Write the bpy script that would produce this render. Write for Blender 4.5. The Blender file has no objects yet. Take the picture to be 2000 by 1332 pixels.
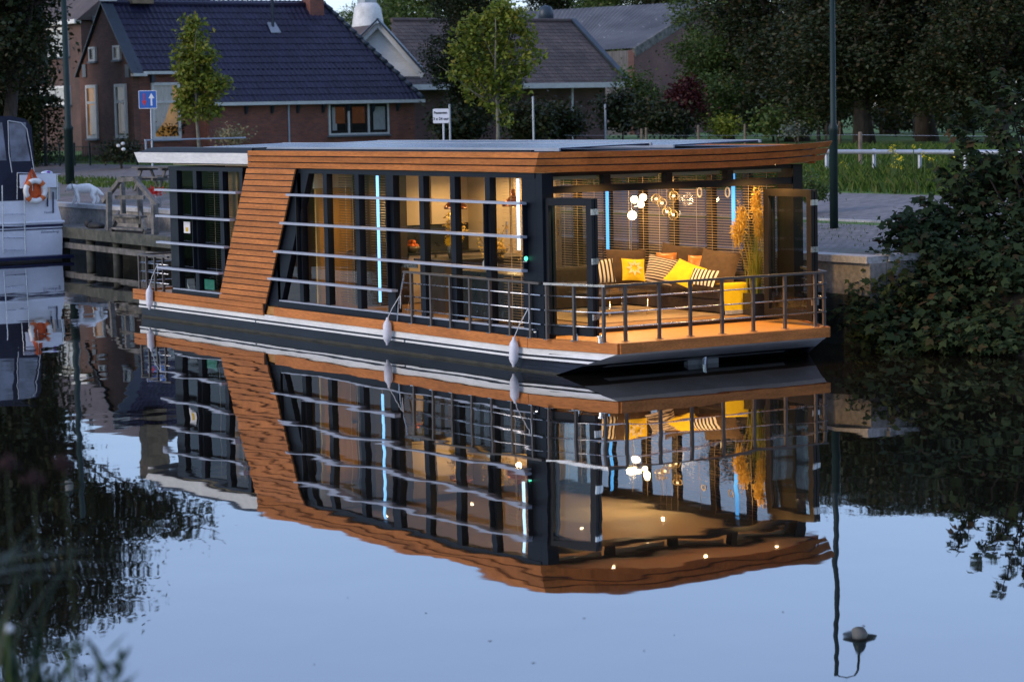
import bpy, math, random
import numpy as np
from mathutils import Vector, Matrix

random.seed(7)
SC = bpy.context.scene
COL = SC.collection
R_ = math.radians

# ------------------------------------------------------------------ camera
# world: X points across the boat to the quay, Y along the boat to its stern, Z up, water at z = 0
FOC = 4889.0                                   # focal length for a frame 2000 wide
CAM = Vector((-21.1075, -31.8738, 4.03))
RC = Matrix(((0.8422632, 0.06512626, -0.53511799),
             (-0.53872729, 0.06648197, -0.839853),
             (-0.01912079, 0.99565994, 0.09108061)))
cd = bpy.data.cameras.new('camera'); cam = bpy.data.objects.new('camera', cd); COL.objects.link(cam)
cam.matrix_world = Matrix.Translation(CAM) @ RC.to_4x4()
cd.sensor_width = 36; cd.lens = 88.0; cd.clip_start = 0.5; cd.clip_end = 3000
cd.dof.use_dof = True; cd.dof.focus_distance = 42.0; cd.dof.aperture_fstop = 2.8
SC.camera = cam

# ------------------------------------------------------------------ world, sun, exposure
SUN_AZ = Vector((-0.99, 0.10, 0)).normalized(); SUN_EL = 20.0; SKY_K = 1.05; HAZE = (3.5, 4.5, 7.6)
w = bpy.data.worlds.new('World'); SC.world = w; w.use_nodes = True
nt = w.node_tree; nt.nodes.clear()
wo = nt.nodes.new('ShaderNodeOutputWorld'); bg = nt.nodes.new('ShaderNodeBackground')
sk = nt.nodes.new('ShaderNodeTexSky'); sk.sky_type = 'NISHITA'; sk.sun_disc = False
sk.sun_elevation = R_(SUN_EL); sk.sun_rotation = math.atan2(SUN_AZ.x, SUN_AZ.y)
sk.air_density = 1.0; sk.dust_density = 0.0; sk.ozone_density = 3.0
# even lavender dusk haze added over the whole sky
hz = nt.nodes.new('ShaderNodeMix'); hz.data_type = 'RGBA'; hz.blend_type = 'ADD'; hz.inputs[0].default_value = 1.0
gn = nt.nodes.new('ShaderNodeMix'); gn.data_type = 'RGBA'; gn.blend_type = 'MULTIPLY'; gn.inputs[0].default_value = 1.0; gn.inputs[7].default_value = (SKY_K, SKY_K, SKY_K, 1)
nt.links.new(sk.outputs[0], gn.inputs[6]); nt.links.new(gn.outputs[2], hz.inputs[6]); hz.inputs[7].default_value = (*HAZE, 1)
nt.links.new(hz.outputs[2], bg.inputs[0]); bg.inputs[1].default_value = 0.10
nt.links.new(bg.outputs[0], wo.inputs[0])
sd = bpy.data.lights.new('sun', 'SUN'); sun = bpy.data.objects.new('sun', sd); COL.objects.link(sun)
sd.energy = 2.1; sd.angle = R_(30); sd.color = (1.0, 0.85, 0.72)
sdir = -(SUN_AZ * math.cos(R_(SUN_EL)) + Vector((0, 0, math.sin(R_(SUN_EL)))))
sun.rotation_euler = sdir.to_track_quat('-Z', 'Y').to_euler()
SC.view_settings.view_transform = 'Standard'; SC.view_settings.look = 'None'
SC.view_settings.gamma = 1.0; SC.view_settings.exposure = 0.0
SC.view_settings.use_curve_mapping = False
SC.render.engine = 'CYCLES'
SC.cycles.use_denoising = True
SC.cycles.max_bounces = 10; SC.cycles.transparent_max_bounces = 24
SC.cycles.glossy_bounces = 5; SC.cycles.diffuse_bounces = 3; SC.cycles.transmission_bounces = 6
SC.cycles.sample_clamp_indirect = 3.0; SC.cycles.blur_glossy = 0.5
SC.cycles.caustics_reflective = True; SC.cycles.caustics_refractive = False

# ------------------------------------------------------------------ layout helpers (points at a real depth)
def ray(px, py): return RC @ Vector(((px - 1000) / FOC, (666 - py) / FOC, -1))
def at(px, py, d): return CAM + ray(px, py) * d
def onx(px, py, x): r = ray(px, py); return CAM + r * ((x - CAM.x) / r.x)
def ony(px, py, y): r = ray(px, py); return CAM + r * ((y - CAM.y) / r.y)
def onz(px, py, z): r = ray(px, py); return CAM + r * ((z - CAM.z) / r.z)
def gz(x, y=0): return 1.5 + 0.065 * min(max(x - 9, 0), 15.5)
def og(px, py):
    r = ray(px, py); t = 30.0
    while t < 400:
        p = CAM + r * t
        if p.z < gz(p.x, p.y): return p
        t += 0.1
    return p

# ------------------------------------------------------------------ materials
MATS = {}
def newmat(name):
    m = bpy.data.materials.new(name); m.use_nodes = True
    n = m.node_tree.nodes; n.clear()
    o = n.new('ShaderNodeOutputMaterial'); b = n.new('ShaderNodeBsdfPrincipled')
    m.node_tree.links.new(b.outputs[0], o.inputs[0]); MATS[name] = m
    return m, m.node_tree, b, o
def posvec(t, scale=(1, 1, 1)):
    g = t.nodes.new('ShaderNodeNewGeometry'); mp = t.nodes.new('ShaderNodeVectorMath'); mp.operation = 'MULTIPLY'
    t.links.new(g.outputs['Position'], mp.inputs[0]); mp.inputs[1].default_value = scale
    return mp.outputs[0], g
def noise(t, vec, scale, detail=4, rough=0.55):
    n = t.nodes.new('ShaderNodeTexNoise'); n.inputs['Scale'].default_value = scale
    n.inputs['Detail'].default_value = detail; n.inputs['Roughness'].default_value = rough
    t.links.new(vec, n.inputs['Vector']); return n
def ramp(t, fac, stops):
    r = t.nodes.new('ShaderNodeValToRGB'); e = r.color_ramp.elements
    while len(e) < len(stops): e.new(0.5)
    for i, (p, c) in enumerate(stops): e[i].position = p; e[i].color = (*c, 1)
    t.links.new(fac, r.inputs[0]); return r
def mixc(t, fac, a, b, mode='MIX'):
    m = t.nodes.new('ShaderNodeMix'); m.data_type = 'RGBA'; m.blend_type = mode
    if isinstance(fac, (int, float)): m.inputs[0].default_value = fac
    else: t.links.new(fac, m.inputs[0])
    for s, i in ((a, 6), (b, 7)):
        if isinstance(s, tuple): m.inputs[i].default_value = (*s, 1)
        else: t.links.new(s, m.inputs[i])
    return m.outputs[2]
def bump(t, b, h, strength=0.3, dist=0.02):
    bp = t.nodes.new('ShaderNodeBump'); bp.inputs['Strength'].default_value = strength
    bp.inputs['Distance'].default_value = dist; t.links.new(h, bp.inputs['Height']); t.links.new(bp.outputs[0], b.inputs['Normal'])
def mat(name, col, rough=0.5, metal=0.0, var=0.2, vs=3.0, stretch=(1, 1, 1), bmp=0.0, bs=30.0, island=0.0, col2=None, emit=0, spec=0.5, fine=0):
    if name in MATS: return MATS[name]
    m, t, b, o = newmat(name)
    v, g = posvec(t, stretch)
    n = noise(t, v, vs)
    c2 = col2 or tuple(c * (1 - var) for c in col); c1 = tuple(min(1, c * (1 + var * 0.6)) for c in col)
    c = ramp(t, n.outputs[0], [(0.32, c2), (0.68, c1)]).outputs[0]
    if fine:
        n3 = noise(t, v, vs * 9, 5); c = mixc(t, fine, c, ramp(t, n3.outputs[0], [(0.35, (0.35, 0.35, 0.35)), (0.65, (1.5, 1.5, 1.5))]).outputs[0], 'MULTIPLY')
    if island:
        hs = t.nodes.new('ShaderNodeHueSaturation'); mr = t.nodes.new('ShaderNodeMapRange')
        t.links.new(g.outputs['Random Per Island'], mr.inputs[0]); mr.inputs[3].default_value = 1 - island; mr.inputs[4].default_value = 1 + island
        oi = t.nodes.new('ShaderNodeObjectInfo'); mr2 = t.nodes.new('ShaderNodeMapRange')
        t.links.new(oi.outputs['Random'], mr2.inputs[0]); mr2.inputs[3].default_value = 1 - island * .5; mr2.inputs[4].default_value = 1 + island * .5
        mm = t.nodes.new('ShaderNodeMath'); mm.operation = 'MULTIPLY'
        t.links.new(mr.outputs[0], mm.inputs[0]); t.links.new(mr2.outputs[0], mm.inputs[1])
        t.links.new(mm.outputs[0], hs.inputs['Value']); t.links.new(c, hs.inputs['Color']); c = hs.outputs[0]
    t.links.new(c, b.inputs['Base Color'])
    mr = t.nodes.new('ShaderNodeMapRange'); n2 = noise(t, v, vs * 3)
    t.links.new(n2.outputs[0], mr.inputs[0]); mr.inputs[3].default_value = max(0.02, rough - 0.12); mr.inputs[4].default_value = min(1, rough + 0.12)
    t.links.new(mr.outputs[0], b.inputs['Roughness'])
    b.inputs['Metallic'].default_value = metal; b.inputs['Specular IOR Level'].default_value = spec
    if emit: t.links.new(c, b.inputs['Emission Color']); b.inputs['Emission Strength'].default_value = emit
    if bmp: bump(t, b, noise(t, v, bs).outputs[0], bmp)
    return m
def emis(name, col, s):
    if name in MATS: return MATS[name]
    m, t, b, o = newmat(name)
    b.inputs['Base Color'].default_value = (*col, 1); b.inputs['Emission Color'].default_value = (*col, 1); b.inputs['Emission Strength'].default_value = s
    return m
def leafmat(name, cols, rough=0.55, transl=0.25, spec=0.3):
    m, t, b, o = newmat(name)
    g = t.nodes.new('ShaderNodeNewGeometry')
    n = len(cols)
    c = ramp(t, g.outputs['Random Per Island'], [(i / max(1, n - 1), k) for i, k in enumerate(cols)]).outputs[0]
    t.links.new(c, b.inputs['Base Color']); b.inputs['Roughness'].default_value = rough; b.inputs['Specular IOR Level'].default_value = spec
    tr = t.nodes.new('ShaderNodeBsdfTranslucent'); t.links.new(c, tr.inputs[0])
    mx = t.nodes.new('ShaderNodeMixShader'); mx.inputs[0].default_value = transl
    t.links.new(b.outputs[0], mx.inputs[1]); t.links.new(tr.outputs[0], mx.inputs[2]); t.links.new(mx.outputs[0], o.inputs[0])
    return m
def brickmat(name, c1, c2, mortar, bw=0.23, bh=0.07):
    m, t, b, o = newmat(name)
    g = t.nodes.new('ShaderNodeNewGeometry'); s = t.nodes.new('ShaderNodeSeparateXYZ'); t.links.new(g.outputs['Position'], s.inputs[0])
    ad = t.nodes.new('ShaderNodeMath'); t.links.new(s.outputs[0], ad.inputs[0]); t.links.new(s.outputs[1], ad.inputs[1])
    cb = t.nodes.new('ShaderNodeCombineXYZ'); t.links.new(ad.outputs[0], cb.inputs[0]); t.links.new(s.outputs[2], cb.inputs[1])
    br = t.nodes.new('ShaderNodeTexBrick'); t.links.new(cb.outputs[0], br.inputs['Vector'])
    br.inputs['Scale'].default_value = 1; br.inputs['Brick Width'].default_value = bw; br.inputs['Row Height'].default_value = bh
    br.inputs['Mortar Size'].default_value = 0.006; br.inputs['Color1'].default_value = (*c1, 1); br.inputs['Color2'].default_value = (*c2, 1); br.inputs['Mortar'].default_value = (*mortar, 1)
    br.inputs['Bias'].default_value = -0.1
    n = noise(t, g.outputs['Position'], 0.9, 5)
    c = mixc(t, 0.55, br.outputs[0], ramp(t, n.outputs[0], [(0.3, (0.45, 0.45, 0.45)), (0.7, (1.35, 1.3, 1.3))]).outputs[0], 'MULTIPLY')
    t.links.new(c, b.inputs['Base Color']); b.inputs['Roughness'].default_value = 0.85
    bump(t, b, br.outputs['Fac'], -0.4, 0.01)
    return m
def panemat(name, tint=(0.86, 0.9, 0.88), ior=1.5):
    m, t, b, o = newmat(name)
    t.nodes.remove(b)
    tr = t.nodes.new('ShaderNodeBsdfTransparent'); tr.inputs[0].default_value = (*tint, 1)
    gl = t.nodes.new('ShaderNodeBsdfGlossy'); gl.inputs['Roughness'].default_value = 0.0
    lw = t.nodes.new('ShaderNodeLayerWeight'); lw.inputs[0].default_value = 0.5      # Schlick, same from both faces
    pw = t.nodes.new('ShaderNodeMath'); pw.operation = 'POWER'; t.links.new(lw.outputs['Facing'], pw.inputs[0]); pw.inputs[1].default_value = 5
    fr = t.nodes.new('ShaderNodeMath'); fr.operation = 'MULTIPLY_ADD'; t.links.new(pw.outputs[0], fr.inputs[0]); fr.inputs[1].default_value = 0.94; fr.inputs[2].default_value = 0.06
    mx = t.nodes.new('ShaderNodeMixShader'); t.links.new(fr.outputs[0], mx.inputs[0]); t.links.new(tr.outputs[0], mx.inputs[1]); t.links.new(gl.outputs[0], mx.inputs[2])
    t.links.new(mx.outputs[0], o.inputs[0]); return m

WOOD = mat('cladding_wood', (0.43, 0.150, 0.038), 0.55, var=0.25, vs=2.2, stretch=(1, 0.35, 4), island=0.28, fine=0.35, bmp=0.08, spec=0.2)
DECKW = mat('deck_wood', (0.45, 0.21, 0.05), 0.45, var=0.2, vs=3, stretch=(1, 4, 4), fine=0.2)
ANTH = mat('anthracite_paint', (0.0055, 0.008, 0.013), 0.4, var=0.2, vs=2, spec=0.2)
ANTHB = mat('anthracite_bronze', (0.013, 0.010, 0.008), 0.4, var=0.2, vs=2, spec=0.25)
NAVY = mat('hull_navy', (0.008, 0.011, 0.018), 0.4, var=0.45, vs=1.5, stretch=(1, .4, 3), fine=0.35, spec=0.3)
WHITE = mat('white_paint', (0.74, 0.73, 0.69), 0.4, var=0.12, vs=1.2, stretch=(1, .5, 3), fine=0.14)
HULLG = mat('hull_grey', (0.40, 0.41, 0.42), 0.4, var=0.2, vs=2)
ALU = mat('louvre_aluminium', (0.42, 0.44, 0.50), 0.4, metal=0.35, var=0.08, vs=2)
STEEL = mat('rail_steel', (0.55, 0.55, 0.56), 0.28, metal=1.0, var=0.1)
POSTM = mat('rail_post_metal', (0.14, 0.12, 0.105), 0.45, metal=0.6, var=0.2)
CHROME = mat('chrome', (0.8, 0.8, 0.8), 0.15, metal=1.0, var=0.05)
ROOFD = mat('roof_membrane', (0.03, 0.035, 0.05), 0.6, var=0.2)
PANE = panemat('window_glass'); PANET = panemat('tinted_glass', (0.50, 0.50, 0.49))
PVG = mat('solar_glass', (0.05, 0.055, 0.10), 0.22, var=0.2, vs=1)
CREAM = mat('cream_board', (0.62, 0.50, 0.34), 0.5, var=0.06)
CEIL = mat('ceiling_board', (0.70, 0.58, 0.40), 0.6, var=0.05)
DOORW = mat('door_oak', (0.50, 0.27, 0.07), 0.45, var=0.2, vs=2, stretch=(4, 4, .5))
DARKW = mat('dark_worktop', (0.025, 0.022, 0.02), 0.3, var=0.2)
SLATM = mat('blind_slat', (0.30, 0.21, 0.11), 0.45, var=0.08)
SOFAM = mat('sofa_fabric', (0.055, 0.036, 0.026), 0.9, var=0.25, vs=12, bmp=0.3, bs=200)
CUSHB = mat('cushion_brown', (0.085, 0.05, 0.025), 0.9, var=0.2, vs=10, bmp=0.3, bs=150)
CUSHY = mat('cushion_yellow', (0.75, 0.50, 0.01), 0.85, var=0.1, vs=10, bmp=0.3, bs=150)
RUG = mat('rug_wool', (0.34, 0.24, 0.14), 0.95, var=0.2, vs=30, bmp=0.5, bs=120)
COPPER = mat('copper', (0.72, 0.28, 0.13), 0.25, metal=1.0, var=0.1)
FENDER = mat('fender_vinyl', (0.66, 0.65, 0.68), 0.45, var=0.12, vs=8)
ROPE = mat('rope_white', (0.6, 0.6, 0.6), 0.8, var=0.2, vs=40)
LEDB = emis('led_blue', (0.24, 0.55, 1.0), 2.0)
LEDW = emis('led_white', (0.50, 0.72, 1.0), 2.6)
LEDC = emis('led_cyan', (0.08, 0.40, 0.95), 1.2)
BULB = emis('lamp_globe', (1.0, 0.72, 0.38), 16.0)
SPOTM = emis('spot_lens', (1.0, 0.72, 0.40), 20.0)
GREENL = emis('navigation_green', (0.10, 0.9, 0.5), 2.0)
STONE = mat('concrete', (0.24, 0.22, 0.195), 0.85, var=0.35, vs=1.2, fine=0.4, bmp=0.3, bs=15)
COPING = mat('coping_concrete', (0.42, 0.41, 0.40), 0.8, var=0.2, vs=2, fine=0.3)
OLDW = mat('weathered_timber', (0.15, 0.135, 0.12), 0.85, var=0.45, vs=3, stretch=(1, 1, 1), fine=0.5, bmp=0.4, bs=25, col2=(0.055, 0.055, 0.045))
MOSSW = mat('mossy_timber', (0.075, 0.072, 0.055), 0.85, var=0.5, vs=3, fine=0.5, col2=(0.03, 0.034, 0.022))
ALGAE_SHADE = mat('algae_timber_and_shade', (0.045, 0.045, 0.033), 0.85, var=0.5, vs=4, fine=0.5)  # algae on piles and chine; also the shade painted low on the quay wall
POSTW = mat('fence_timber', (0.20, 0.15, 0.11), 0.85, var=0.4, vs=6, fine=0.4)
GREENP = mat('lamp_post_green', (0.011, 0.026, 0.024), 0.5, var=0.2, vs=2, spec=0.25)
GALV = mat('galvanised_steel', (0.40, 0.43, 0.48), 0.45, metal=0.5, var=0.12)
BARK = mat('bark', (0.055, 0.042, 0.032), 0.9, var=0.5, vs=4, stretch=(3, 3, .6), bmp=0.6, bs=12)
BARKL = mat('bark_pale', (0.16, 0.15, 0.11), 0.9, var=0.4, vs=8, fine=0.4)

# ------------------------------------------------------------------ mesh builder
WM = {}
class MB:
    def __init__(s): s.v = []; s.f = []
    def add(s, vs, fs):
        n = len(s.v); s.v += [tuple(v) for v in vs]; s.f += [tuple(i + n for i in f) for f in fs]; return s
    def hexa(s, p): return s.add(p, [(3, 2, 1, 0), (4, 5, 6, 7), (0, 1, 5, 4), (1, 2, 6, 5), (2, 3, 7, 6), (3, 0, 4, 7)])
    def box(s, x0, x1, y0, y1, z0, z1):
        return s.hexa([(x0, y0, z0), (x1, y0, z0), (x1, y1, z0), (x0, y1, z0), (x0, y0, z1), (x1, y0, z1), (x1, y1, z1), (x0, y1, z1)])
    def prism(s, poly, d):
        n = len(poly); d = Vector(d); a = [Vector(p) for p in poly]
        return s.add(a + [p + d for p in a], [tuple(range(n - 1, -1, -1)), tuple(range(n, 2 * n))] + [(i, (i + 1) % n, n + (i + 1) % n, n + i) for i in range(n)])
    def bar(s, p, q, w, h, up=(0, 0, 1)):
        p = Vector(p); q = Vector(q); d = (q - p).normalized(); up = Vector(up)
        if abs(d.dot(up)) > 0.98: up = Vector((0, 1, 0))
        r = d.cross(up).normalized() * w / 2; u = r.cross(d).normalized() * h / 2
        return s.hexa([p - r - u, p + r - u, q + r - u, q - r - u, p - r + u, p + r + u, q + r + u, q - r + u])
    def tube(s, pts, r, n=8, cap=True):
        pts = [Vector(p) for p in pts]; m = len(pts); rs = r if isinstance(r, (list, tuple)) else [r] * m
        base = len(s.v); prev = None
        for i, p in enumerate(pts):
            d = (pts[min(i + 1, m - 1)] - pts[max(i - 1, 0)]).normalized()
            if prev is None:
                a = Vector((0, 0, 1)) if abs(d.z) < 0.9 else Vector((1, 0, 0)); u = d.cross(a).normalized()
            else: u = (prev - d * prev.dot(d)).normalized()
            prev = u; w_ = d.cross(u)
            for k in range(n):
                an = 2 * math.pi * k / n; s.v.append(tuple(p + (u * math.cos(an) + w_ * math.sin(an)) * rs[i]))
        for i in range(m - 1):
            for k in range(n):
                a = base + i * n + k; b = base + i * n + (k + 1) % n; s.f.append((a, b, b + n, a + n))
        if cap: s.f.append(tuple(base + k for k in range(n - 1, -1, -1))); s.f.append(tuple(base + (m - 1) * n + k for k in range(n)))
        return s
    def lathe(s, c, prof, n=16, axis=(0, 0, 1)):
        c = Vector(c); ax = Vector(axis).normalized(); return s.tube([c + ax * z for r, z in prof], [max(r, 1e-4) for r, z in prof], n)
    def ball(s, c, r, n=12, sc=(1, 1, 1)):
        base = len(s.v); m = n // 2
        for i in range(m + 1):
            th = math.pi * i / m
            for k in range(n):
                ph = 2 * math.pi * k / n
                s.v.append((c[0] + r * sc[0] * math.sin(th) * math.cos(ph), c[1] + r * sc[1] * math.sin(th) * math.sin(ph), c[2] + r * sc[2] * math.cos(th)))
        for i in range(m):
            for k in range(n):
                a = base + i * n + k; b = base + i * n + (k + 1) % n; s.f.append((a, a + n, b + n, b))
        return s
    def quad(s, a, b, c, d): return s.add([a, b, c, d], [(0, 1, 2, 3)])
    def mesh(s, name, m, smooth=False):
        me = bpy.data.meshes.new(name); me.from_pydata(s.v, [], s.f); me.materials.append(m)
        if smooth: me.polygons.foreach_set('use_smooth', [True] * len(me.polygons))
        me.update(); return me
    def build(s, name, m, parent=None, smooth=False, **kw): return link(name, s.mesh(name, m, smooth), parent, **kw)
def link(name, data, parent=None, loc=None, mw=None, label=None, cat=None, group=None, kind=None):
    o = bpy.data.objects.new(name, data); COL.objects.link(o)
    M_ = mw or (Matrix.Translation(loc) if loc is not None else Matrix.Identity(4))
    if parent is not None:
        o.parent = parent; o.matrix_basis = WM[parent.name].inverted() @ M_
    else: o.matrix_basis = M_
    WM[o.name] = M_
    if label: o['label'] = label
    if cat: o['category'] = cat
    if group: o['group'] = group
    if kind: o['kind'] = kind
    return o
def thing(name, loc, label, cat, group=None): return link(name, None, None, loc=Vector(loc), label=label, cat=cat, group=group)
def pbox(name, m, parent, *a, **k): return MB().box(*a).build(name, m, parent, **k)
def textmesh(txt, size, m, bold=0.0, shear=0.0):
    cu = bpy.data.curves.new('text', 'FONT'); cu.body = txt; cu.size = size; cu.align_x = 'CENTER'; cu.align_y = 'CENTER'; cu.offset = bold; cu.shear = shear; cu.resolution_u = 2
    ob = bpy.data.objects.new('text', cu); COL.objects.link(ob)
    bpy.context.view_layer.update(); dg = bpy.context.evaluated_depsgraph_get()
    me = bpy.data.meshes.new_from_object(ob.evaluated_get(dg)); bpy.data.objects.remove(ob); bpy.data.curves.remove(cu)
    me.materials.clear(); me.materials.append(m); return me
def facing(p, right, up, n):
    m = Matrix.Identity(4)
    for i, v in enumerate((right, up, n)):
        for k in range(3): m[k][i] = v[k]
    m.translation = p; return m
def npmesh(name, V, F, m):
    me = bpy.data.meshes.new(name); nv, nf, k = len(V), len(F), F.shape[1]
    me.vertices.add(nv); me.vertices.foreach_set('co', V.astype(np.float32).ravel())
    me.loops.add(nf * k); me.loops.foreach_set('vertex_index', F.astype(np.int32).ravel())
    me.polygons.add(nf); me.polygons.foreach_set('loop_start', np.arange(0, nf * k, k, dtype=np.int32))
    me.update(calc_edges=True); me.materials.append(m); return me
def leafmesh(name, P, size, m, rng, up=0.5, aspect=0.6, fold=0.25, droop=0.0):
    n = len(P); nrm = rng.normal(size=(n, 3)); nrm[:, 2] = np.abs(nrm[:, 2]) * (1 + up * 2)
    nrm /= np.linalg.norm(nrm, axis=1)[:, None]
    d = rng.normal(size=(n, 3)); d[:, 2] -= droop; d -= nrm * (d * nrm).sum(1)[:, None]; d /= np.linalg.norm(d, axis=1)[:, None] + 1e-9
    s = np.cross(nrm, d); sz = size * rng.uniform(0.6, 1.35, n)[:, None]
    a = P; b = P + d * sz * .45 + s * sz * aspect * .5 + nrm * sz * fold * .3; c = P + d * sz - nrm * sz * fold * .4; e = P + d * sz * .45 - s * sz * aspect * .5 + nrm * sz * fold * .3
    V = np.stack([a, b, c, e], 1).reshape(-1, 3); i = np.arange(n)[:, None] * 4
    return npmesh(name, V, i + np.array([[0, 1, 2, 3]]), m)
def crownpts(blobs, n, rng, per=30, crad=0.35, shell=0.55):
    B = np.array(blobs, float); wgt = (B[:, 3] * B[:, 4] * B[:, 5]) ** (2 / 3); wgt /= wgt.sum()
    nc = max(3, n // per); k = rng.choice(len(B), nc, p=wgt)
    d = rng.normal(size=(nc, 3)); d /= np.linalg.norm(d, axis=1)[:, None]
    r = shell + (1 - shell) * rng.random(nc) ** 0.6; r[rng.random(nc) < .15] *= .6
    c = B[k, :3] + d * B[k, 3:6] * r[:, None]
    cr = crad * rng.uniform(.5, 1.3, nc)
    j = rng.integers(0, nc, n); P = c[j] + rng.normal(size=(n, 3)) * cr[j][:, None] * np.array([1, 1, .6])
    return P

# ================================================================== SETTING
# water
m, t, b, o = newmat('canal_water')
b.inputs['Base Color'].default_value = (0.010, 0.0085, 0.006, 1); b.inputs['Roughness'].default_value = 0.015
b.inputs['IOR'].default_value = 2.0
v, g = posvec(t, (1, 1, 1))
rt = t.nodes.new('ShaderNodeVectorRotate'); rt.rotation_type = 'Z_AXIS'; rt.inputs['Angle'].default_value = R_(32.4)
t.links.new(v, rt.inputs['Vector'])
sc1 = t.nodes.new('ShaderNodeVectorMath'); sc1.operation = 'MULTIPLY'; sc1.inputs[1].default_value = (0.62, 0.42, 1); t.links.new(rt.outputs[0], sc1.inputs[0])
n1 = noise(t, sc1.outputs[0], 0.9, 2, 0.4); n2 = noise(t, sc1.outputs[0], 2.6, 2, 0.5)
ad = t.nodes.new('ShaderNodeMath'); ad.operation = 'MULTIPLY_ADD'; t.links.new(n2.outputs[0], ad.inputs[0]); ad.inputs[1].default_value = 0.11; t.links.new(n1.outputs[0], ad.inputs[2])
bump(t, b, ad.outputs[0], 1.0, 0.0085)
gl = t.nodes.new('ShaderNodeBsdfGlossy'); gl.inputs['Roughness'].default_value = 0.015; t.links.new(b.inputs['Normal'].links[0].from_socket, gl.inputs['Normal'])
mx = t.nodes.new('ShaderNodeMixShader'); mx.inputs[0].default_value = 0.27; t.links.new(b.outputs[0], mx.inputs[1]); t.links.new(gl.outputs[0], mx.inputs[2]); t.links.new(mx.outputs[0], o.inputs[0])
WATER = m
MB().quad((-500, -300, 0), (9.2, -300, 0), (9.2, 400, 0), (-500, 400, 0)).build('water', WATER, kind='structure')
pbox('canal_bed', mat('mud', (0.02, 0.017, 0.012), 0.9), None, -500, 9.2, -300, 400, -3.2, -3.0, kind='structure')

# ground sheet behind the quay (rises gently to the gardens)
m, t, b, o = newmat('meadow_grass')
v, g = posvec(t); n1 = noise(t, v, 0.35, 5); n2 = noise(t, v, 6, 4)
c = ramp(t, n1.outputs[0], [(0.3, (0.055, 0.11, 0.018)), (0.7, (0.10, 0.18, 0.03))]).outputs[0]
c = mixc(t, 0.6, c, ramp(t, n2.outputs[0], [(0.3, (0.55, 0.55, 0.5)), (0.7, (1.4, 1.4, 1.2))]).outputs[0], 'MULTIPLY')
t.links.new(c, b.inputs['Base Color']); b.inputs['Roughness'].default_value = 0.9; bump(t, b, n2.outputs[0], 0.8, 0.1); GRASSM = m
def strip(xs_of_y, ys, dz, name, m, **k):
    g_ = MB(); cols = None
    for y in ys:
        xs = xs_of_y(y); row = [(x, y, gz(x) + dz) for x in xs]
        if cols: 
            for i in range(len(row) - 1): g_.quad(cols[i], cols[i + 1], row[i + 1], row[i])
        cols = row
    return g_.build(name, m, **k)
def quayx(y): return 6.3 if y < 2 else 6.3 + 2.2 * min(1, (y - 2) / 35) + 0.03 * max(0, y - 37)
def lin(a, b, n): return [a + (b - a) * i / (n - 1) for i in range(n)]
strip(lambda y: [quayx(y) + .3, 9, 24.5, 60, 900], [0] + lin(2, 120, 40) + [900], 0.0, 'ground', GRASSM, kind='structure')
strip(lambda y: [9.0 + 0.02 * (-y), 14, 24.5, 60, 900], [-300, -40, -10, -.001], 0.0, 'meadow', GRASSM, kind='structure')

# paving of the quay: clinkers, with moss in the joints
def pavemat(name, c1, c2, mort, bw, bh, moss):
    m, t, b, o = newmat(name); v, g = posvec(t)
    br = t.nodes.new('ShaderNodeTexBrick'); t.links.new(v, br.inputs['Vector']); br.inputs['Scale'].default_value = 1
    br.inputs['Brick Width'].default_value = bw; br.inputs['Row Height'].default_value = bh; br.inputs['Mortar Size'].default_value = 0.012
    br.inputs['Color1'].default_value = (*c1, 1); br.inputs['Color2'].default_value = (*c2, 1); br.inputs['Mortar'].default_value = (*mort, 1)
    n = noise(t, v, 0.45, 6, 0.6); n2 = noise(t, v, 3.5, 5)
    c = mixc(t, 0.7, br.outputs[0], ramp(t, n2.outputs[0], [(0.3, (0.5, 0.5, 0.5)), (0.7, (1.35, 1.35, 1.35))]).outputs[0], 'MULTIPLY')
    c = mixc(t, ramp(t, n.outputs[0], [(0.5, (0, 0, 0)), (0.68, (moss, moss, moss))]).outputs[0], c, (0.05, 0.075, 0.025))
    t.links.new(c, b.inputs['Base Color']); b.inputs['Roughness'].default_value = 0.8; bump(t, b, br.outputs['Fac'], -0.5, 0.015); return m
PAVE = pavemat('clinker_paving', (0.25, 0.20, 0.185), (0.17, 0.135, 0.125), (0.06, 0.06, 0.045), 0.22, 0.11, 0.75)
ROADM = pavemat('road_brick', (0.205, 0.175, 0.168), (0.165, 0.14, 0.135), (0.11, 0.105, 0.10), 0.3, 0.15, 0.05)
def roadc(y): return 14.4 + 3.2 * min(1, max(0, (y - 22) / 30))
YS = [0.02] + lin(2, 140, 60)
strip(lambda y: lin(quayx(y) + .32, roadc(y) - 2.9, 5), YS, 0.004, 'quay_paving', PAVE, kind='structure')
strip(lambda y: lin(roadc(y) - 2.4, roadc(y) + 2.3, 5), [-60, -20] + YS, 0.009, 'road', ROADM, kind='structure')
k_ = MB(); yk = lin(-20, 100, 81)
for a, b2 in zip(yk, yk[1:]):
    if a < 22: k_.bar((roadc(a) - 2.46, a + .01, gz(roadc(a) - 2.46) + .01), (roadc(b2) - 2.46, b2, gz(roadc(b2) - 2.46) + .01), .12, .06)
k_.build('kerb', COPING, kind='stuff').__setitem__('label', 'pale kerb stones along the road edge')

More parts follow.
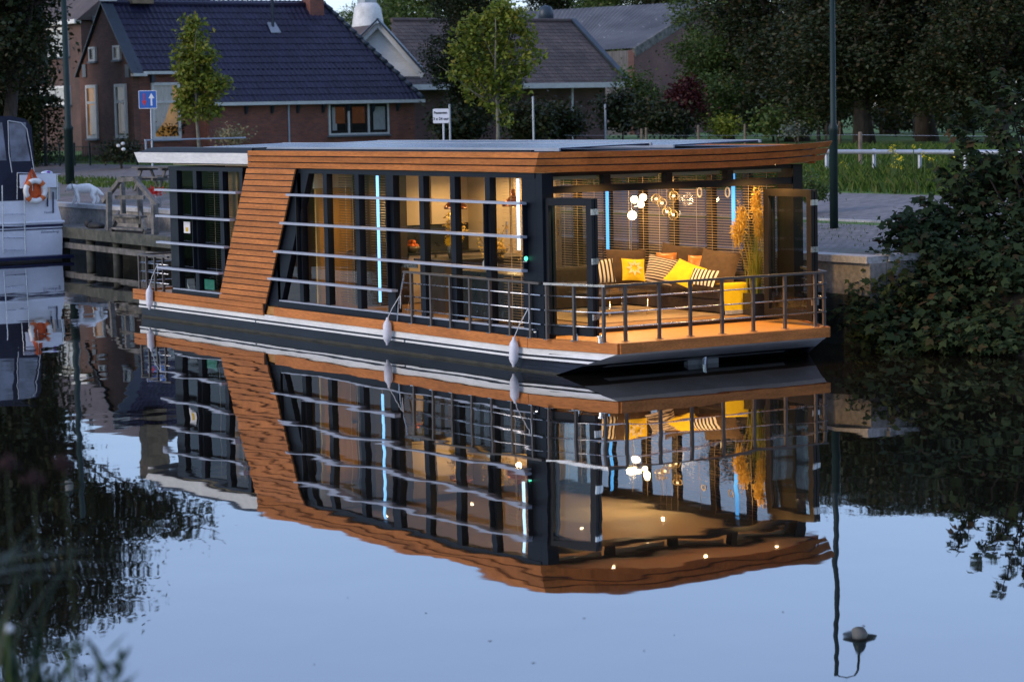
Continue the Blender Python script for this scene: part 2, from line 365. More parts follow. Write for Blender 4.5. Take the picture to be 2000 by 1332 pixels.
# quay walls with coping slabs
def wall_run(name, ys, label):
    r = thing(name, (quayx(ys[0]), ys[0], 0), label, 'quay wall')
    for a, b2 in zip(ys, ys[1:]):
        xa, xb = quayx(a), quayx(b2)
        MB().hexa([(xa, a, -1), (xa + .35, a, -1), (xb + .35, b2, -1), (xb, b2, -1), (xa, a, 1.40), (xa + .35, a, 1.40), (xb + .35, b2, 1.40), (xb, b2, 1.40)]).build('concrete_panel', STONE, r)
        MB().hexa([(xa - .012, a, -1), (xa, a, -1), (xb, b2, -1), (xb - .012, b2, -1), (xa - .012, a, .86), (xa, a, .82), (xb, b2, .82), (xb - .012, b2, .86)]).build('painted_shade_base', ALGAE_SHADE, r)  # low dark strip: shade under the landing stages put into the wall colour
        MB().hexa([(xa - .06, a + .012, 1.40), (xa + .38, a + .012, 1.40), (xb + .38, b2 - .012, 1.40), (xb - .06, b2 - .012, 1.40), (xa - .06, a + .012, 1.515), (xa + .38, a + .012, 1.515), (xb + .38, b2 - .012, 1.515), (xb - .06, b2 - .012, 1.515)]).build('coping_slab', COPING, r)
    return r
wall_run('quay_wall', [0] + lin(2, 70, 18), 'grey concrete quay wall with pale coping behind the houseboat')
r = thing('retaining_wall', (6.65, 0, 0), 'short concrete return wall at the quay end beside the large bush', 'wall')
pbox('concrete_panel', STONE, r, 6.66, 9.4, .0, .3, -1, 1.42); pbox('coping_slab', COPING, r, 6.70, 9.4, -.04, .33, 1.42, 1.53)
MB().box(-500, -20.6, -300, 400, -1, 1.38).build('left_bank', GRASSM, kind='structure')
# natural bank under the bush
EARTH = mat('bank_earth', (0.020, 0.017, 0.010), 0.95, var=0.5, vs=1.5, fine=0.5)
g_ = MB(); rows = []
for y in lin(-80, -.02, 30):
    e = 7.0 + (-y) * .025; rows.append([(e - .6, y, -1), (e, y, .05), (e + .8, y, .7), (e + 2, y, 1.3), (e + 3.2, y, gz(e + 3) + .02)])
for a, b2 in zip(rows, rows[1:]):
    for i in range(4): g_.quad(a[i], a[i + 1], b2[i + 1], b2[i])
g_.build('bank', EARTH, kind='structure')

# timber landing stages in front of the quay wall
def dock(y0, y1, label):
    r = thing('landing_stage', (quayx(y0), y0, 0), label, 'landing stage')
    n = max(2, int((y1 - y0) / .16)); pl = MB().box(-.62, .62, 0.008, .15, 0, .05).mesh('plank', OLDW)
    wdt = lambda y: quayx(y) - .72
    if n <= 300:
        for i in range(n):
            y = y0 + i * .16; link('plank', pl, r, mw=Matrix.Translation((wdt(y), y, .90 + random.uniform(-.004, .004))))
    MB().bar((quayx(y0) - 1.36, y0, .80), (quayx(y1) - 1.36, y1, .80), .10, .30).build('fascia_beam', MOSSW, r)
    MB().bar((quayx(y0) - 1.30, y0, .42), (quayx(y1) - 1.30, y1, .42), .08, .16).build('lower_rail', OLDW, r)
    y = y0 + .5
    while y < y1:
        MB().lathe((quayx(y) - 1.22, y, -1.5), [(.13, 0), (.13, 2.15)], 10).build('pile', ALGAE_SHADE, r, smooth=True); y += 2.2
    return r
dock(0.9, 14.0, 'dark timber landing stage between houseboat bow and quay wall')
dock(14.4, 38.0, 'weathered timber landing stage on piles left of the houseboat')

# ================================================================== HOUSEBOAT
HB = thing('houseboat', (2.6, 7.4, 0), 'long modern houseboat with orange timber cladding and lit glazed saloon', 'houseboat')
BW = 5.2
# hull: raked bow, straight sides
deckp = [(0, 15.45), (0, .72), (.42, -1.06), (4.46, -1.06), (BW, .72), (BW, 15.45)]
hl = MB()
def ringz(z, bow): 
    k = 1.0
    return [(0.0, 15.45 - bow * .15, z), (0.0, .72 + bow * .35, z), (.42 - bow * .42, -1.06 + bow * 1.06, z), (4.46 + bow * .5, -1.06 + bow * 1.06, z), (BW, .72 + bow * .35, z), (BW, 15.45 - bow * .15, z)]
rg = [ringz(z, (.362 - z) / .362) for z in (.362, .315, .262, .228, .196, .16, .10, .05, 0, -.45)]
base = 0
for q in rg: hl.v += q
for i in range(len(rg) - 1):
    for k in range(6): a = i * 6 + k; b2 = i * 6 + (k + 1) % 6; hl.f.append((a, b2, b2 + 6, a + 6))
hl.f.append((0, 1, 2, 3, 4, 5)); hl.f.append(tuple(len(rg) * 6 - 1 - k for k in range(6)))
hull = hl.build('hull', NAVY, HB)
def rake(z): return (.362 - z) / .362       # how far the bow has run back at height z
def sideband(z0, z1, off, y1=15.45):
    r0, r1 = rake(z0), rake(z1)
    A = [(0, y1, z0), (0, .72 + r0 * .35, z0), (.42 - r0 * .42, -1.06 + r0 * 1.06, z0)]; B = [(0, y1, z1), (0, .72 + r1 * .35, z1), (.42 - r1 * .42, -1.06 + r1 * 1.06, z1)]
    g = MB(); nA = [(-off, 0), (-off - .010, -.004), (-off - .018, -.014)]
    for i in range(2):
        a, b_, c, d = A[i], A[i + 1], B[i + 1], B[i]; o1, o2 = nA[i], nA[i + 1]
        g.hexa([(a[0] + o1[0], a[1] + o1[1], a[2]), (b_[0] + o2[0], b_[1] + o2[1], b_[2]), b_, a, (d[0] + o1[0], d[1] + o1[1], d[2]), (c[0] + o2[0], c[1] + o2[1], c[2]), c, d])
    return g
sideband(.262, .360, .006).build('white_band', WHITE, hull)
for ya, yb in ((10.18, 15.45), (4.62, 10.13), (.5, 4.57)):
    if ya > 1: MB().box(-.02, 0.004, ya, yb, .196, .228).build('stripe', WHITE, hull)
sideband(.196, .228, .02, 4.57).build('stripe', WHITE, hull)
MB().box(-.014, 0.002, 1.1, 15.30, .03, .042).build('chine', ALGAE_SHADE, hull)
sideband(0.0, .028, .008, 15.3).build('waterline_stain', mat('waterline_algae', (.035, .034, .020), .8, var=.6, vs=2.5, stretch=(1, 1, 3), fine=.6), hull)
# bow transom: pale top strip, grey raked panel
def bowq(z0, z1, off, name, m, xi=0):
    r0, r1 = rake(z0), rake(z1); f = lambda r, z: [(.42 - r * .42 + xi, -1.06 + r * 1.06 - off, z - off * .3), (4.46 + r * .5 - xi, -1.06 + r * 1.06 - off, z - off * .3)]
    a, b_ = f(r0, z0); d, c = f(r1, z1); MB().hexa([a, b_, (b_[0], b_[1] + .03, b_[2]), (a[0], a[1] + .03, a[2]), d, c, (c[0], c[1] + .03, c[2]), (d[0], d[1] + .03, d[2])]).build(name, m, hull)
bowq(.315, .36, .008, 'white_band', WHITE); bowq(.16, .313, .005, 'bow_panel', HULLG, .01); bowq(.085, .12, .005, 'stripe', HULLG, .6)
MB().tube([(2.6, -.35, .32), (2.6, -.25, -.4)], .045, 10).build('thruster_leg', CHROME, HB); pbox('thruster_bracket', HULLG, HB, 2.35, 2.95, -.22, -.10, -.3, .12)
# deck
dk = MB().prism([(x, y, .364) for x, y in [(.03, 15.6), (.03, .74), (.44, -1.02), (4.44, -1.02), (BW - .03, .74), (BW - .03, 15.6)]], (0, 0, .155)).build('deck', DECKW, HB)
pbox('saloon_floor', mat('floor_oak', (0.32, 0.17, 0.07), 0.35, var=0.2, stretch=(4, 1, 1)), HB, .1, BW - .1, .75, 13.8, .52, .585)
pbox('threshold', ANTHB, HB, .3, BW - .3, .68, .748, .52, .60)
# deck edge boards
ed = [(0, 9.35), (0, .74), (.42, -1.09), (4.47, -1.09), (BW + .02, .74), (BW + .02, 15.6)]
for (x0, y0), (x1, y1) in zip(ed, ed[1:]):
    d = Vector((x1 - x0, y1 - y0, 0)).normalized(); nrm = Vector((d.y, -d.x, 0)) * -1
    if (Vector(((x0 + x1) / 2 - 2.6, (y0 + y1) / 2 - 6, 0))).dot(nrm) < 0: nrm = -nrm
    a = Vector((x0, y0, .368)); b_ = Vector((x1, y1, .368)); o = nrm * .045
    MB().hexa([a, b_, b_ + o, a + o, a + Vector((0, 0, .158)), b_ + Vector((0, 0, .158)), b_ + o + Vector((0, 0, .158)), a + o + Vector((0, 0, .158))]).build('edge_board', WOOD, HB)
for z in (.353, .463): MB().box(-.048, .0, (9.79 if z < .4 else 9.79) + .9 * 0, 15.66, z, z + .098).build('edge_board', WOOD, HB)
pbox('edge_board', WOOD, HB, .0, BW, 15.45, 15.64, .37, .56)
# raked cladding panel beside the front windows
ysl = lambda z, r: (11.63 - (z - .57) * .536) if not r else (9.79 - (z - .35) * .531)
zz = .573
while zz < 3.05:
    z1 = min(zz + .089, 3.088)
    a = ysl(zz, 0); b_ = ysl(zz, 1); c = ysl(z1, 1); d = ysl(z1, 0)
    MB().prism([(-.052, a, zz), (-.052, b_, zz), (-.052, c, z1), (-.052, d, z1)], (.03, 0, 0)).build('cladding_board', WOOD, HB)
    zz += .1095
MB().prism([(-.02, ysl(.36, 0) - .02, .36), (-.02, ysl(.36, 1) + .02, .36), (-.02, ysl(3.09, 1) + .02, 3.09), (-.02, ysl(3.09, 0) - .02, 3.09)], (.09, 0, 0)).build('cladding_backing', ANTH, HB)
MB().prism([(.03, 9.72, .54), (.03, 9.22, .54), (.03, 7.95, 3.05), (.03, 8.35, 3.05)], (.12, 0, 0)).build('raked_frame', ANTH, HB)
# roof fascia boards: side, then the curved bow
front = [(-.03, .42), (.6, -.02), (1.3, -.33), (2.0, -.52), (2.7, -.6), (3.4, -.56), (4.1, -.43), (4.8, -.2), (5.45, .12)]
def lean(p, z):           # the fascia leans out towards the top
    k = (z - 3.09) / .33; return (p[0] + (p[0] - 2.6) / 2.6 * .04 * k, p[1] + .06 - .21 * k)
for i in range(3):
    z0 = 3.092 + i * .111; z1 = z0 + .090
    lo = -.03 - (z0 - 3.09) / .33 * .08; hi = -.03 - (z1 - 3.09) / .33 * .08
    f0 = lean(front[0], z0); f1 = lean(front[0], z1)
    ya = ysl(z0, 0); yb = ysl(z1, 0)
    MB().hexa([(f0[0], f0[1], z0), (f0[0] + .035, f0[1] + .03, z0), (lo + .035, ya, z0), (lo, ya, z0), (f1[0], f1[1], z1), (f1[0] + .035, f1[1] + .03, z1), (hi + .035, yb, z1), (hi, yb, z1)]).build('fascia_board', WOOD, HB)
    g = MB(); n = len(front); sh = lambda j: .05 * max(0, (j - 3) / 5) ** 2
    for j in range(n):
        a = lean(front[j], z0); b_ = lean(front[j], z1); g.v += [(a[0], a[1], z0 + sh(j)), (a[0] + .0, a[1] + .04, z0 + sh(j)), (b_[0], b_[1] + .04, z1 + sh(j)), (b_[0], b_[1], z1 + sh(j))]
    for j in range(n - 1):
        for k in range(4): a = j * 4 + k; b_ = j * 4 + (k + 1) % 4; g.f.append((a, b_, b_ + 4, a + 4))
    g.f += [(3, 2, 1, 0), tuple((n - 1) * 4 + k for k in range(4))]
    g.build('fascia_board', WOOD, HB)
    MB().box(5.28 + .02 * i, 5.315 + .02 * i, .2, 15.2, z0, z1).build('fascia_board', WOOD, HB)
rp = [(.06, 15.2), (.06, .5)] + [(min(max(x, .06), 5.26), y + .1) for x, y in front] + [(5.26, 15.2)]
roof = MB().prism([(x, y, 3.135) for x, y in rp], (0, 0, .235)).build('roof', ROOFD, HB)
MB().prism([(x, y - (.14 if y < .7 else 0), 3.372) for x, y in rp], (0, 0, .02)).build('roof_cover', ROOFD, roof)
MB().prism([(x, y, 3.114) for x, y in [(.08, 13.8), (.08, .62)] + [(min(max(x, .08), 5.2), y + .12) for x, y in front[1:]] + [(5.2, 13.8)]], (0, 0, .016)).build('soffit', CEIL, roof)
# white fascia and dark upstand at the stern end
MB().hexa([(-.02, 10.28, 3.15), (.03, 10.28, 3.15), (.03, 15.25, 3.15), (-.02, 15.25, 3.15), (-.09, 10.16, 3.355), (.03, 10.16, 3.355), (.03, 15.28, 3.355), (-.09, 15.28, 3.355)]).build('stern_fascia', WHITE, HB)
MB().hexa([(-.04, 10.1, 3.358), (.2, 10.1, 3.358), (.2, 15.2, 3.358), (-.04, 15.2, 3.358), (-.01, 10.1, 3.455), (.3, 10.1, 3.455), (.3, 14.6, 3.455), (-.01, 14.6, 3.455)]).build('roof_upstand', ANTH, roof)
MB().bar((.03, 10.15, 3.42), (.03, .6, 3.42), .06, .03).build('roof_edge_trim', ANTH, roof)
MB().bar((.12, 15.2, 3.60), (2.4, 15.2, 3.60), .04, .03).build('stern_rail', GALV, roof); MB().bar((.14, 15.2, 3.37), (.14, 15.2, 3.6), .03, .03).build('stern_rail_post', GALV, roof)
# solar panels, two rows
pvm = MB().box(0, 1.72, 0, 1.02, .0, .02).mesh('solar_panel', PVG); pvf = MB()
for a in ((0, 1.72, 0, .025), (0, 1.72, .995, 1.02), (0, .03, .025, .995), (1.69, 1.72, .025, .995)): pvf.box(*a, -.03, .026)
pvf = pvf.mesh('panel_frame', GALV)
for row, (xx, ry) in enumerate(((.55, 1.2), (2.75, 1.2))):
    for i in range(12):
        y = .65 + i * 1.06; M_ = Matrix.Translation((xx, y, 3.435)) @ Matrix.Rotation(R_(-ry), 4, 'Y')
        if row == 0 and i > 11: continue
        pnl = link('solar_panel', pvm, roof, mw=M_)
    MB().bar((xx + 1.74, .6, 3.475), (xx + 1.74, 13.3, 3.475), .03, .05).build('mounting_rail', GALV, roof)
    MB().bar((xx - .02, .6, 3.43), (xx - .02, 13.3, 3.43), .03, .05).build('mounting_rail', GALV, roof)

# ---- glazed side wall towards the camera
def sidewall(y0, y1, mull, name='side'):
    pbox('sill_rail', ANTH, HB, .02, .16, y0, y1, .525, .64); pbox('sill_strip', ALU, HB, .0, .10, y0 + .1, y1 - .1, .642, .665)
    pbox('head_rail', ANTH, HB, .02, .16, y0, y1, 3.0, 3.08)
    for y, wd in mull: pbox('mullion', ANTH, HB, .03, .15, y - wd / 2, y + wd / 2, .667, 2.998)
    es = sorted(mull)
    for (a, wa), (c, wc) in zip(es, es[1:]):
        MB().quad((.09, a + wa / 2, .667), (.09, c - wc / 2, .667), (.09, c - wc / 2, 2.998), (.09, a + wa / 2, 2.998)).build('pane', PANE, HB)
sidewall(10.6, 13.9, [(13.72, .36), (12.72, .16), (11.56, .16), (10.7, .12)])
sidewall(.55, 9.3, [(.74, .40), (1.95, .15), (3.02, .15), (4.02, .15), (5.08, .26), (6.22, .14), (7.38, .14), (8.36, .14), (9.25, .1)])
# louvres in front of the glass
for z, ye in ((2.615, .7), (2.095, .7), (1.57, .7), (1.06, 4.75)):
    MB().box(-.16, -.04, ysl(z, 0) + .03, 14.2, z - .02, z + .02).build('louvre', ALU, HB); MB().box(-.16, -.04, ye, ysl(z, 1) - .06, z - .02, z + .02).build('louvre', ALU, HB)
for y in (12.72, 8.36, 5.08, 1.95, .80): MB().box(-.05, .028, y - .012, y + .012, 1.03 if y > 4.8 else 1.55, 2.63).build('louvre_bracket', ANTH, HB)
# corner and front frame
pbox('corner_post', ANTH, HB, .03, .24, .36, .538, .525, 3.08)
pbox('corner_post', ANTHB, HB, 5.0, 5.2, .40, .75, .525, 3.08)
pbox('lintel', ANTHB, HB, .245, 4.995, .42, .56, 2.76, 2.87)
pbox('top_rail', ANTHB, HB, .245, 4.995, .42, .56, 3.02, 3.08)
xs = [.245, 1.30, 2.50, 3.72, 4.995]
for x in xs[1:-1]: pbox('transom_post', ANTHB, HB, x - .06, x + .06, .42, .56, 2.872, 3.018)
for a, c in zip(xs, xs[1:]):
    MB().quad((a + .06, .5, 2.872), (c - .06, .5, 2.872), (c - .06, .5, 3.018), (a + .06, .5, 3.018)).build('transom_pane', PANE, HB)
    MB().box(a + .08, c - .08, .60, .66, 2.96, 3.05).build('blind_box', CREAM, HB)
# far side wall (quay side) and stern wall
def farwall(y0, y1, mull):
    pbox('sill_rail', ANTHB, HB, BW - .16, BW - .02, y0, y1, .525, .66); pbox('head_rail', ANTHB, HB, BW - .16, BW - .02, y0, y1, 2.98, 3.08)
    for y in mull: pbox('mullion', ANTHB, HB, BW - .15, BW - .03, y - .07, y + .07, .662, 2.978)
    for a, c in zip(mull, mull[1:]): MB().quad((BW - .09, a + .07, .662), (BW - .09, c - .07, .662), (BW - .09, c - .07, 2.978), (BW - .09, a + .07, 2.978)).build('pane', PANET, HB)
fm = [.82, 1.75, 2.77, 3.87, 4.80, 5.9, 6.9, 7.95, 9.2, 10.4, 11.6, 12.7, 13.83]
farwall(.76, 13.9, fm)
pbox('stern_wall', ANTH, HB, .17, 1.2, 13.75, 13.88, .525, 3.08); pbox('stern_wall', ANTH, HB, 3.4, BW - .17, 13.75, 13.88, .525, 3.08); pbox('stern_door', CREAM, HB, 1.2, 3.4, 13.78, 13.84, .525, 3.08)
# venetian blinds: each is one part
def blind(x, y0, y1, z0, z1, tilt, side, mt=SLATM, pitch=.045):
    g = MB(); z = z0; c, s_ = math.cos(tilt) * .015, math.sin(tilt) * .015
    while z < z1:
        g.add([(x - c, y0, z - s_), (x - c, y1, z - s_), (x + c, y1, z + s_), (x + c, y0, z + s_)], [(0, 1, 2, 3)]); z += pitch
    bl = g.build('venetian_blind', mt, HB, kind='stuff')
    for y in (y0 + .2, y1 - .2): MB().tube([(x - .03 * side, y, z0), (x - .03 * side, y, z1)], .004, 4).build('cord', CREAM, bl)
for a, c in zip(fm, fm[1:]):
    if c < 8.1: blind(BW - .22, a + .02, c - .02, 1.0, 2.97, R_(24), 1)
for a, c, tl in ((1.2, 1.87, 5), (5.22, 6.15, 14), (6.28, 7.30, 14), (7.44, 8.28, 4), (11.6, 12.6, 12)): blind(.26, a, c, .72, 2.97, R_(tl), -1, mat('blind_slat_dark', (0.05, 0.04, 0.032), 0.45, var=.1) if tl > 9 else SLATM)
# LED strips beside the mullions
pbox('led_strip', LEDB, HB, .17, .19, 5.72, 5.785, .80, 2.98); pbox('led_strip', LEDW, HB, .17, .19, 1.25, 1.31, 1.86, 2.98)
pbox('led_strip', LEDC, HB, BW - .28, BW - .26, 5.64, 5.71, 1.45, 2.97); pbox('led_strip', LEDC, HB, BW - .28, BW - .26, 1.88, 1.96, 1.9, 2.97)
MB().ball((-.01, .80, 1.755), .038, 12).build('navigation_light', GREENL, HB, smooth=True); MB().lathe((-.01, .80, 1.70), [(.045, 0), (.045, .02)], 10).build('light_base', STEEL, HB)
# folding doors
def doorleaf(a, b_, mname, sgn, bar_=True, pnl=True):
    a = Vector((*a, 0)); b_ = Vector((*b_, 0)); d = (b_ - a).normalized(); n = Vector((d.y, -d.x, 0)); L = (b_ - a).length
    M_ = facing(a + Vector((0, 0, .60)), d, Vector((0, 0, 1)), n)
    g = MB(); W_ = .115; Hh = 2.10
    for x0, x1, y0, y1 in ((0, W_, 0, Hh), (L - W_, L, 0, Hh), (W_, L - W_, 0, .15), (W_, L - W_, Hh - W_, Hh)): g.box(x0, x1, y0, y1, -.03, .03)
    dr = link('door', g.mesh('door', mname), HB, mw=M_)
    q = MB().quad((W_, .15, 0), (L - W_, .15, 0), (L - W_, Hh - W_, 0), (W_, Hh - W_, 0)); link('door_pane', q.mesh('door_pane', PANE), dr, mw=M_)
    for z in (.25, 1.1, 1.85): link('hinge', MB().box(L - .015, L + .012, z, z + .09, -.034, .034).mesh('hinge', STEEL), dr, mw=M_)
    if bar_: link('locking_bar', MB().tube([(-.035, .02, -.02), (-.035, 2.06, -.02)], .017, 8).mesh('locking_bar', CHROME), dr, mw=M_); link('handle', MB().box(-.06, -.02, .92, 1.1, -.05, .0).mesh('handle', CHROME), dr, mw=M_)
doorleaf((.10, .42), (.34, -.56), ANTH, 1); doorleaf((.20, .45), (.43, -.52), ANTH, 1, False)
doorleaf((4.40, .40), (4.47, -.74), ANTHB, 1, False); doorleaf((4.49, .40), (4.56, -.72), ANTHB, 1, False)
# railings
def rail_run(pts, posts, zt=1.385, mids=(1.20, .975, .75), topm=POSTM, pw=.045):
    g = [(*p, zt) for p in pts]
    for a, b_ in zip(g, g[1:]): MB().bar(a, b_, .055, .035).build('top_rail', topm, HB)
    for z in mids: MB().tube([(*p, z) for p in pts], .0125, 6).build('railing_bar', STEEL, HB, smooth=True)
    for x, y in posts: pbox('railing_post', POSTM, HB, x - pw / 2, x + pw / 2, y - pw / 2, y + pw / 2, .52, zt - .017); pbox('post_foot', CHROME, HB, x - .05, x + .05, y - .05, y + .05, .521, .533)
rail_run([(.0, 4.6), (.0, .42)], [(0.0, y) for y in (4.35, 3.72, 3.10, 2.49, 1.88, 1.29, .70)])
MB().tube([(0, 4.58, 1.385), (0, 4.82, .78), (0, 4.86, .53)], .014, 6).build('end_stay', STEEL, HB)
rail_run([(.02, .33), (.36, -.84)], [(.03, .28), (.18, -.25), (.345, -.80)], topm=STEEL)
rail_run([(.36, -.84), (4.60, -.90)], [(.70, -.86), (1.33, -.865), (1.92, -.87), (2.53, -.875), (3.14, -.88), (3.77, -.885), (4.38, -.89), (4.57, -.885)])
rail_run([(4.60, -.90), (5.12, .35)], [(4.85, -.3)])
rail_run([(.05, 14.1), (.05, 15.55), (2.4, 15.55)], [(.05, 14.35), (.05, 14.75), (.05, 15.15), (.05, 15.52), (1.0, 15.55), (2.0, 15.55)], zt=1.26, mids=(1.1, .92, .72))
for x, y in ((.05, .62), (.25, -.2), (.3, -.75)): MB().lathe((x, y, .52), [(.03, 0), (.03, .08), (.05, .09), (.05, .11), (0, .12)], 8).build('cleat', CHROME, HB)

# ---- inside the houseboat
KP = 8.05
pbox('partition', CREAM, HB, .95, BW - .17, KP, KP + .1, .586, 3.08)
dr = pbox('cabin_door', DOORW, HB, .20, .92, KP, KP + .05, .586, 2.72); pbox('handle', CHROME, dr, .80, .90, KP - .05, KP - .01, 1.55, 1.58)
pbox('door_head', CREAM, HB, .17, .95, KP, KP + .06, 2.725, 3.08)
pbox('wall_unit', mat('oak_panel', (0.30, 0.16, 0.06), .5, var=.2), HB, .3, 2.2, 11.4, 12.0, .586, 3.0)
def ceil_spot(x, y, parent=None):
    s_ = MB().lathe((x, y, 3.100), [(.028, 0), (.028, .013)], 10).build('ceiling_spot', SPOTM, HB)
LAMPS = []
def lamp(p, e, col=(1, .66, .30), r=.05, spot=None):
    l = bpy.data.lights.new('lamp_light', 'SPOT' if spot else 'POINT'); l.energy = e; l.color = col; l.shadow_soft_size = r
    if spot: l.spot_size = R_(spot); l.spot_blend = .6
    ob = bpy.data.objects.new('lamp_light', l); COL.objects.link(ob); ob.location = p; return ob
for x, y, e in ((.8, 1.3, 26), (2.6, 1.3, 30), (4.3, 1.3, 30), (.8, 3.2, 20), (2.6, 3.2, 26), (4.3, 3.2, 26), (.8, 6.8, 18), (2.6, 6.8, 22), (4.3, 6.8, 22), (1.0, -.05, 26), (2.6, -.25, 34), (4.2, -.1, 28), (1.2, 9.5, 5), (3.0, 12.6, 4)):
    ceil_spot(x, y); lamp((x, y, 3.06), e * (7.0 if y < .4 else 3.6 if y < 8 else 1.5), (1, .60, .20) if y < .4 else (1, .60, .24), .04, 150)
# kitchen on the partition
k = thing('kitchen_units', (3, KP, .586), 'cream kitchen cabinets with dark worktop against the inner partition', 'kitchen units')
pbox('tall_cupboard', mat('cupboard_dark', (0.035, 0.022, 0.015), .5, var=.2), k, .962, 1.74, KP - .6, KP - .004, .60, 3.02)
for i, x in enumerate((1.78, 2.40)): 
    u = pbox('wall_cabinet', CREAM, k, x + .005, x + .595, KP - .36, KP - .005, 2.0, 3.0); MB().tube([(x + .52, KP - .38, 2.1), (x + .50, KP - .40, 2.2), (x + .52, KP - .38, 2.35)], .008, 6).build('handle', CHROME, u)
for i, x in enumerate((3.4, 4.0, 4.55)): 
    u = pbox('tall_cabinet', CREAM, k, x + .005, x + .55, KP - .6, KP - .005, .60, 3.0); pbox('handle', CHROME, u, x + .45, x + .47, KP - .63, KP - .602, 1.7, 2.0)
for x in (1.76, 2.3, 2.80): pbox('base_cabinet', CREAM, k, x + .005, x + .595, KP - .6, KP - .005, .60, 1.46)
pbox('worktop', DARKW, k, 1.745, 3.4, KP - .63, KP - .004, 1.462, 1.50); pbox('splashback', DARKW, k, 1.75, 3.39, KP - .03, KP - .006, 1.502, 1.99)
k = thing('kitchen_island', (2.2, 5.6, .586), 'dark kitchen island with panelled front behind the side windows', 'kitchen island')
pbox('carcass', mat('island_brown', (0.06, 0.045, 0.035), .5), k, 1.2, 3.3, 5.25, 6.1, .59, 1.45); pbox('worktop', DARKW, k, 1.12, 3.38, 5.17, 6.18, 1.452, 1.495)
# low side cabinet near the forward window
k = thing('sideboard', (1.0, 2.4, .586), 'dark low sideboard inside the forward side window', 'sideboard')
pbox('carcass', DARKW, k, .42, .92, 1.5, 3.6, .66, 1.40); pbox('top', DARKW, k, .38, .96, 1.46, 3.64, 1.402, 1.44)
for y in (1.6, 3.5): pbox('leg', DARKW, k, .45, .5, y - .03, y + .03, .588, .66)
GOLDL = leafmat('gold_leaf', [(0.55, 0.33, 0.05), (0.75, 0.50, 0.12), (0.32, 0.20, 0.03)], .35, .15)
def pot_plant(c, rpot, hpot, label, npt, sp, name, potm, leafm, lsize, cat='plant', prof=None):
    r = thing(name, c, label, cat)
    MB().lathe(c, prof or [(rpot * .6, 0), (rpot, hpot * .4), (rpot * .95, hpot * .75), (rpot * .7, hpot), (rpot * .6, hpot)], 16).build('pot', potm, r, smooth=True)
    rng = np.random.default_rng(int(c[0] * 100 + c[1] * 10)); g = MB(); P = []
    for i in range(npt // 12):
        e = Vector((c[0] + rng.normal() * sp[0], c[1] + rng.normal() * sp[1], c[2] + hpot + abs(rng.normal()) * sp[2] + .1)); st = Vector((c[0], c[1], c[2] + hpot * .8))
        g.tube([st, (st + e) / 2 + Vector((0, 0, .05)), e], .004, 4)
        P += [tuple(st.lerp(e, rng.uniform(.4, 1.05)) + Vector(rng.normal(size=3) * .03)) for _ in range(12)]
    g.build('stem', mat('dry_stem', (.2, .13, .04), .8), r, kind='stuff'); link('leaf', leafmesh('leaf', np.array(P), lsize, leafm, rng), r, kind='stuff')
    return r
pot_plant((.62, 2.85, 1.44), .13, .2, 'gold leafed branches in a white vase on the sideboard seen through the open door', 220, (.13, .13, .26), 'branch_vase', WHITE, GOLDL, .06)
pot_plant((.66, 1.65, 1.44), .13, .16, 'gold twig arrangement in a pale bowl by the forward corner window', 200, (.14, .14, .2), 'twig_bowl', CREAM, GOLDL, .05)
pot_plant((1.62, 5.7, 1.495), .09, .26, 'sunflower and dried grass bouquet in a glass jug on the island', 200, (.11, .11, .27), 'flower_bouquet', mat('jug_glass', (.10, .08, .05), .1), GOLDL, .09)
sf = MB()
for dx, dz in ((-.14, .30), (.08, .36)):
    c = (1.60 + dx, 5.55, 1.5 + dz)
    for i in range(14):
        a = i * math.pi / 7; sf.add([(c[0], c[1], c[2]), (c[0] + .06 * math.cos(a - .2), c[1] - .01, c[2] + .06 * math.sin(a - .2)), (c[0] + .105 * math.cos(a), c[1] - .02, c[2] + .105 * math.sin(a)), (c[0] + .06 * math.cos(a + .2), c[1] - .01, c[2] + .06 * math.sin(a + .2))], [(0, 1, 2, 3)])
sfo = sf.build('sunflower', CUSHY, bpy.data.objects['flower_bouquet'], kind='stuff')
def fruit_bowl(c, label, n, colm, r=.05, bm=None):
    o = thing('fruit_bowl', c, label, 'fruit bowl'); R0 = .17
    MB().lathe(c, [(.06, 0), (.07, .01), (.13, .06), (R0, .12), (R0 - .01, .12), (.12, .07), (.05, .02)], 18).build('bowl', bm or mat('bowl_glass', (.25, .18, .1), .1, metal=.3), o, smooth=True)
    rn = random.Random(n)
    for i in range(n):
        a = i * 2.4; q = .10 * math.sqrt(i / n); MB().ball((c[0] + q * math.cos(a), c[1] + q * math.sin(a), c[2] + .12 + (.07 if i < n * .35 else 0)), r, 10).build('fruit', colm, o, smooth=True)
ORANGE = mat('orange_fruit', (.75, .16, .02), .4, var=.3, vs=8); LEMON = mat('lemon_fruit', (.75, .42, .03), .4, var=.3, vs=8)
fruit_bowl((1.95, KP - .4, 1.5), 'bowl piled with orange tomatoes on the back worktop', 11, ORANGE)
fruit_bowl((2.55, 5.62, 1.495), 'bowl of yellow and orange fruit on the kitchen island', 10, LEMON)
# copper pendants
for x, y, lb in ((1.62, 5.55, 'copper cone pendant lamp above the sunflower bouquet'), (2.85, 5.6, 'copper cone pendant lamp nearer the bow over the island')):
    p = thing('pendant_lamp', (x, y, 2.4), lb, 'pendant lamp')
    MB().lathe((x, y, 2.36), [(.20, 0), (.205, .02), (.19, .06), (.09, .15), (.04, .18), (.035, .30), (0.02, .31)], 18).build('shade', COPPER, p, smooth=True)
    MB().tube([(x, y, 2.66), (x, y, 3.06)], .006, 6).build('cable', ANTH, p); MB().ball((x, y, 2.40), .05, 10).build('bulb', BULB, p, smooth=True); lamp((x, y, 2.33), 16)
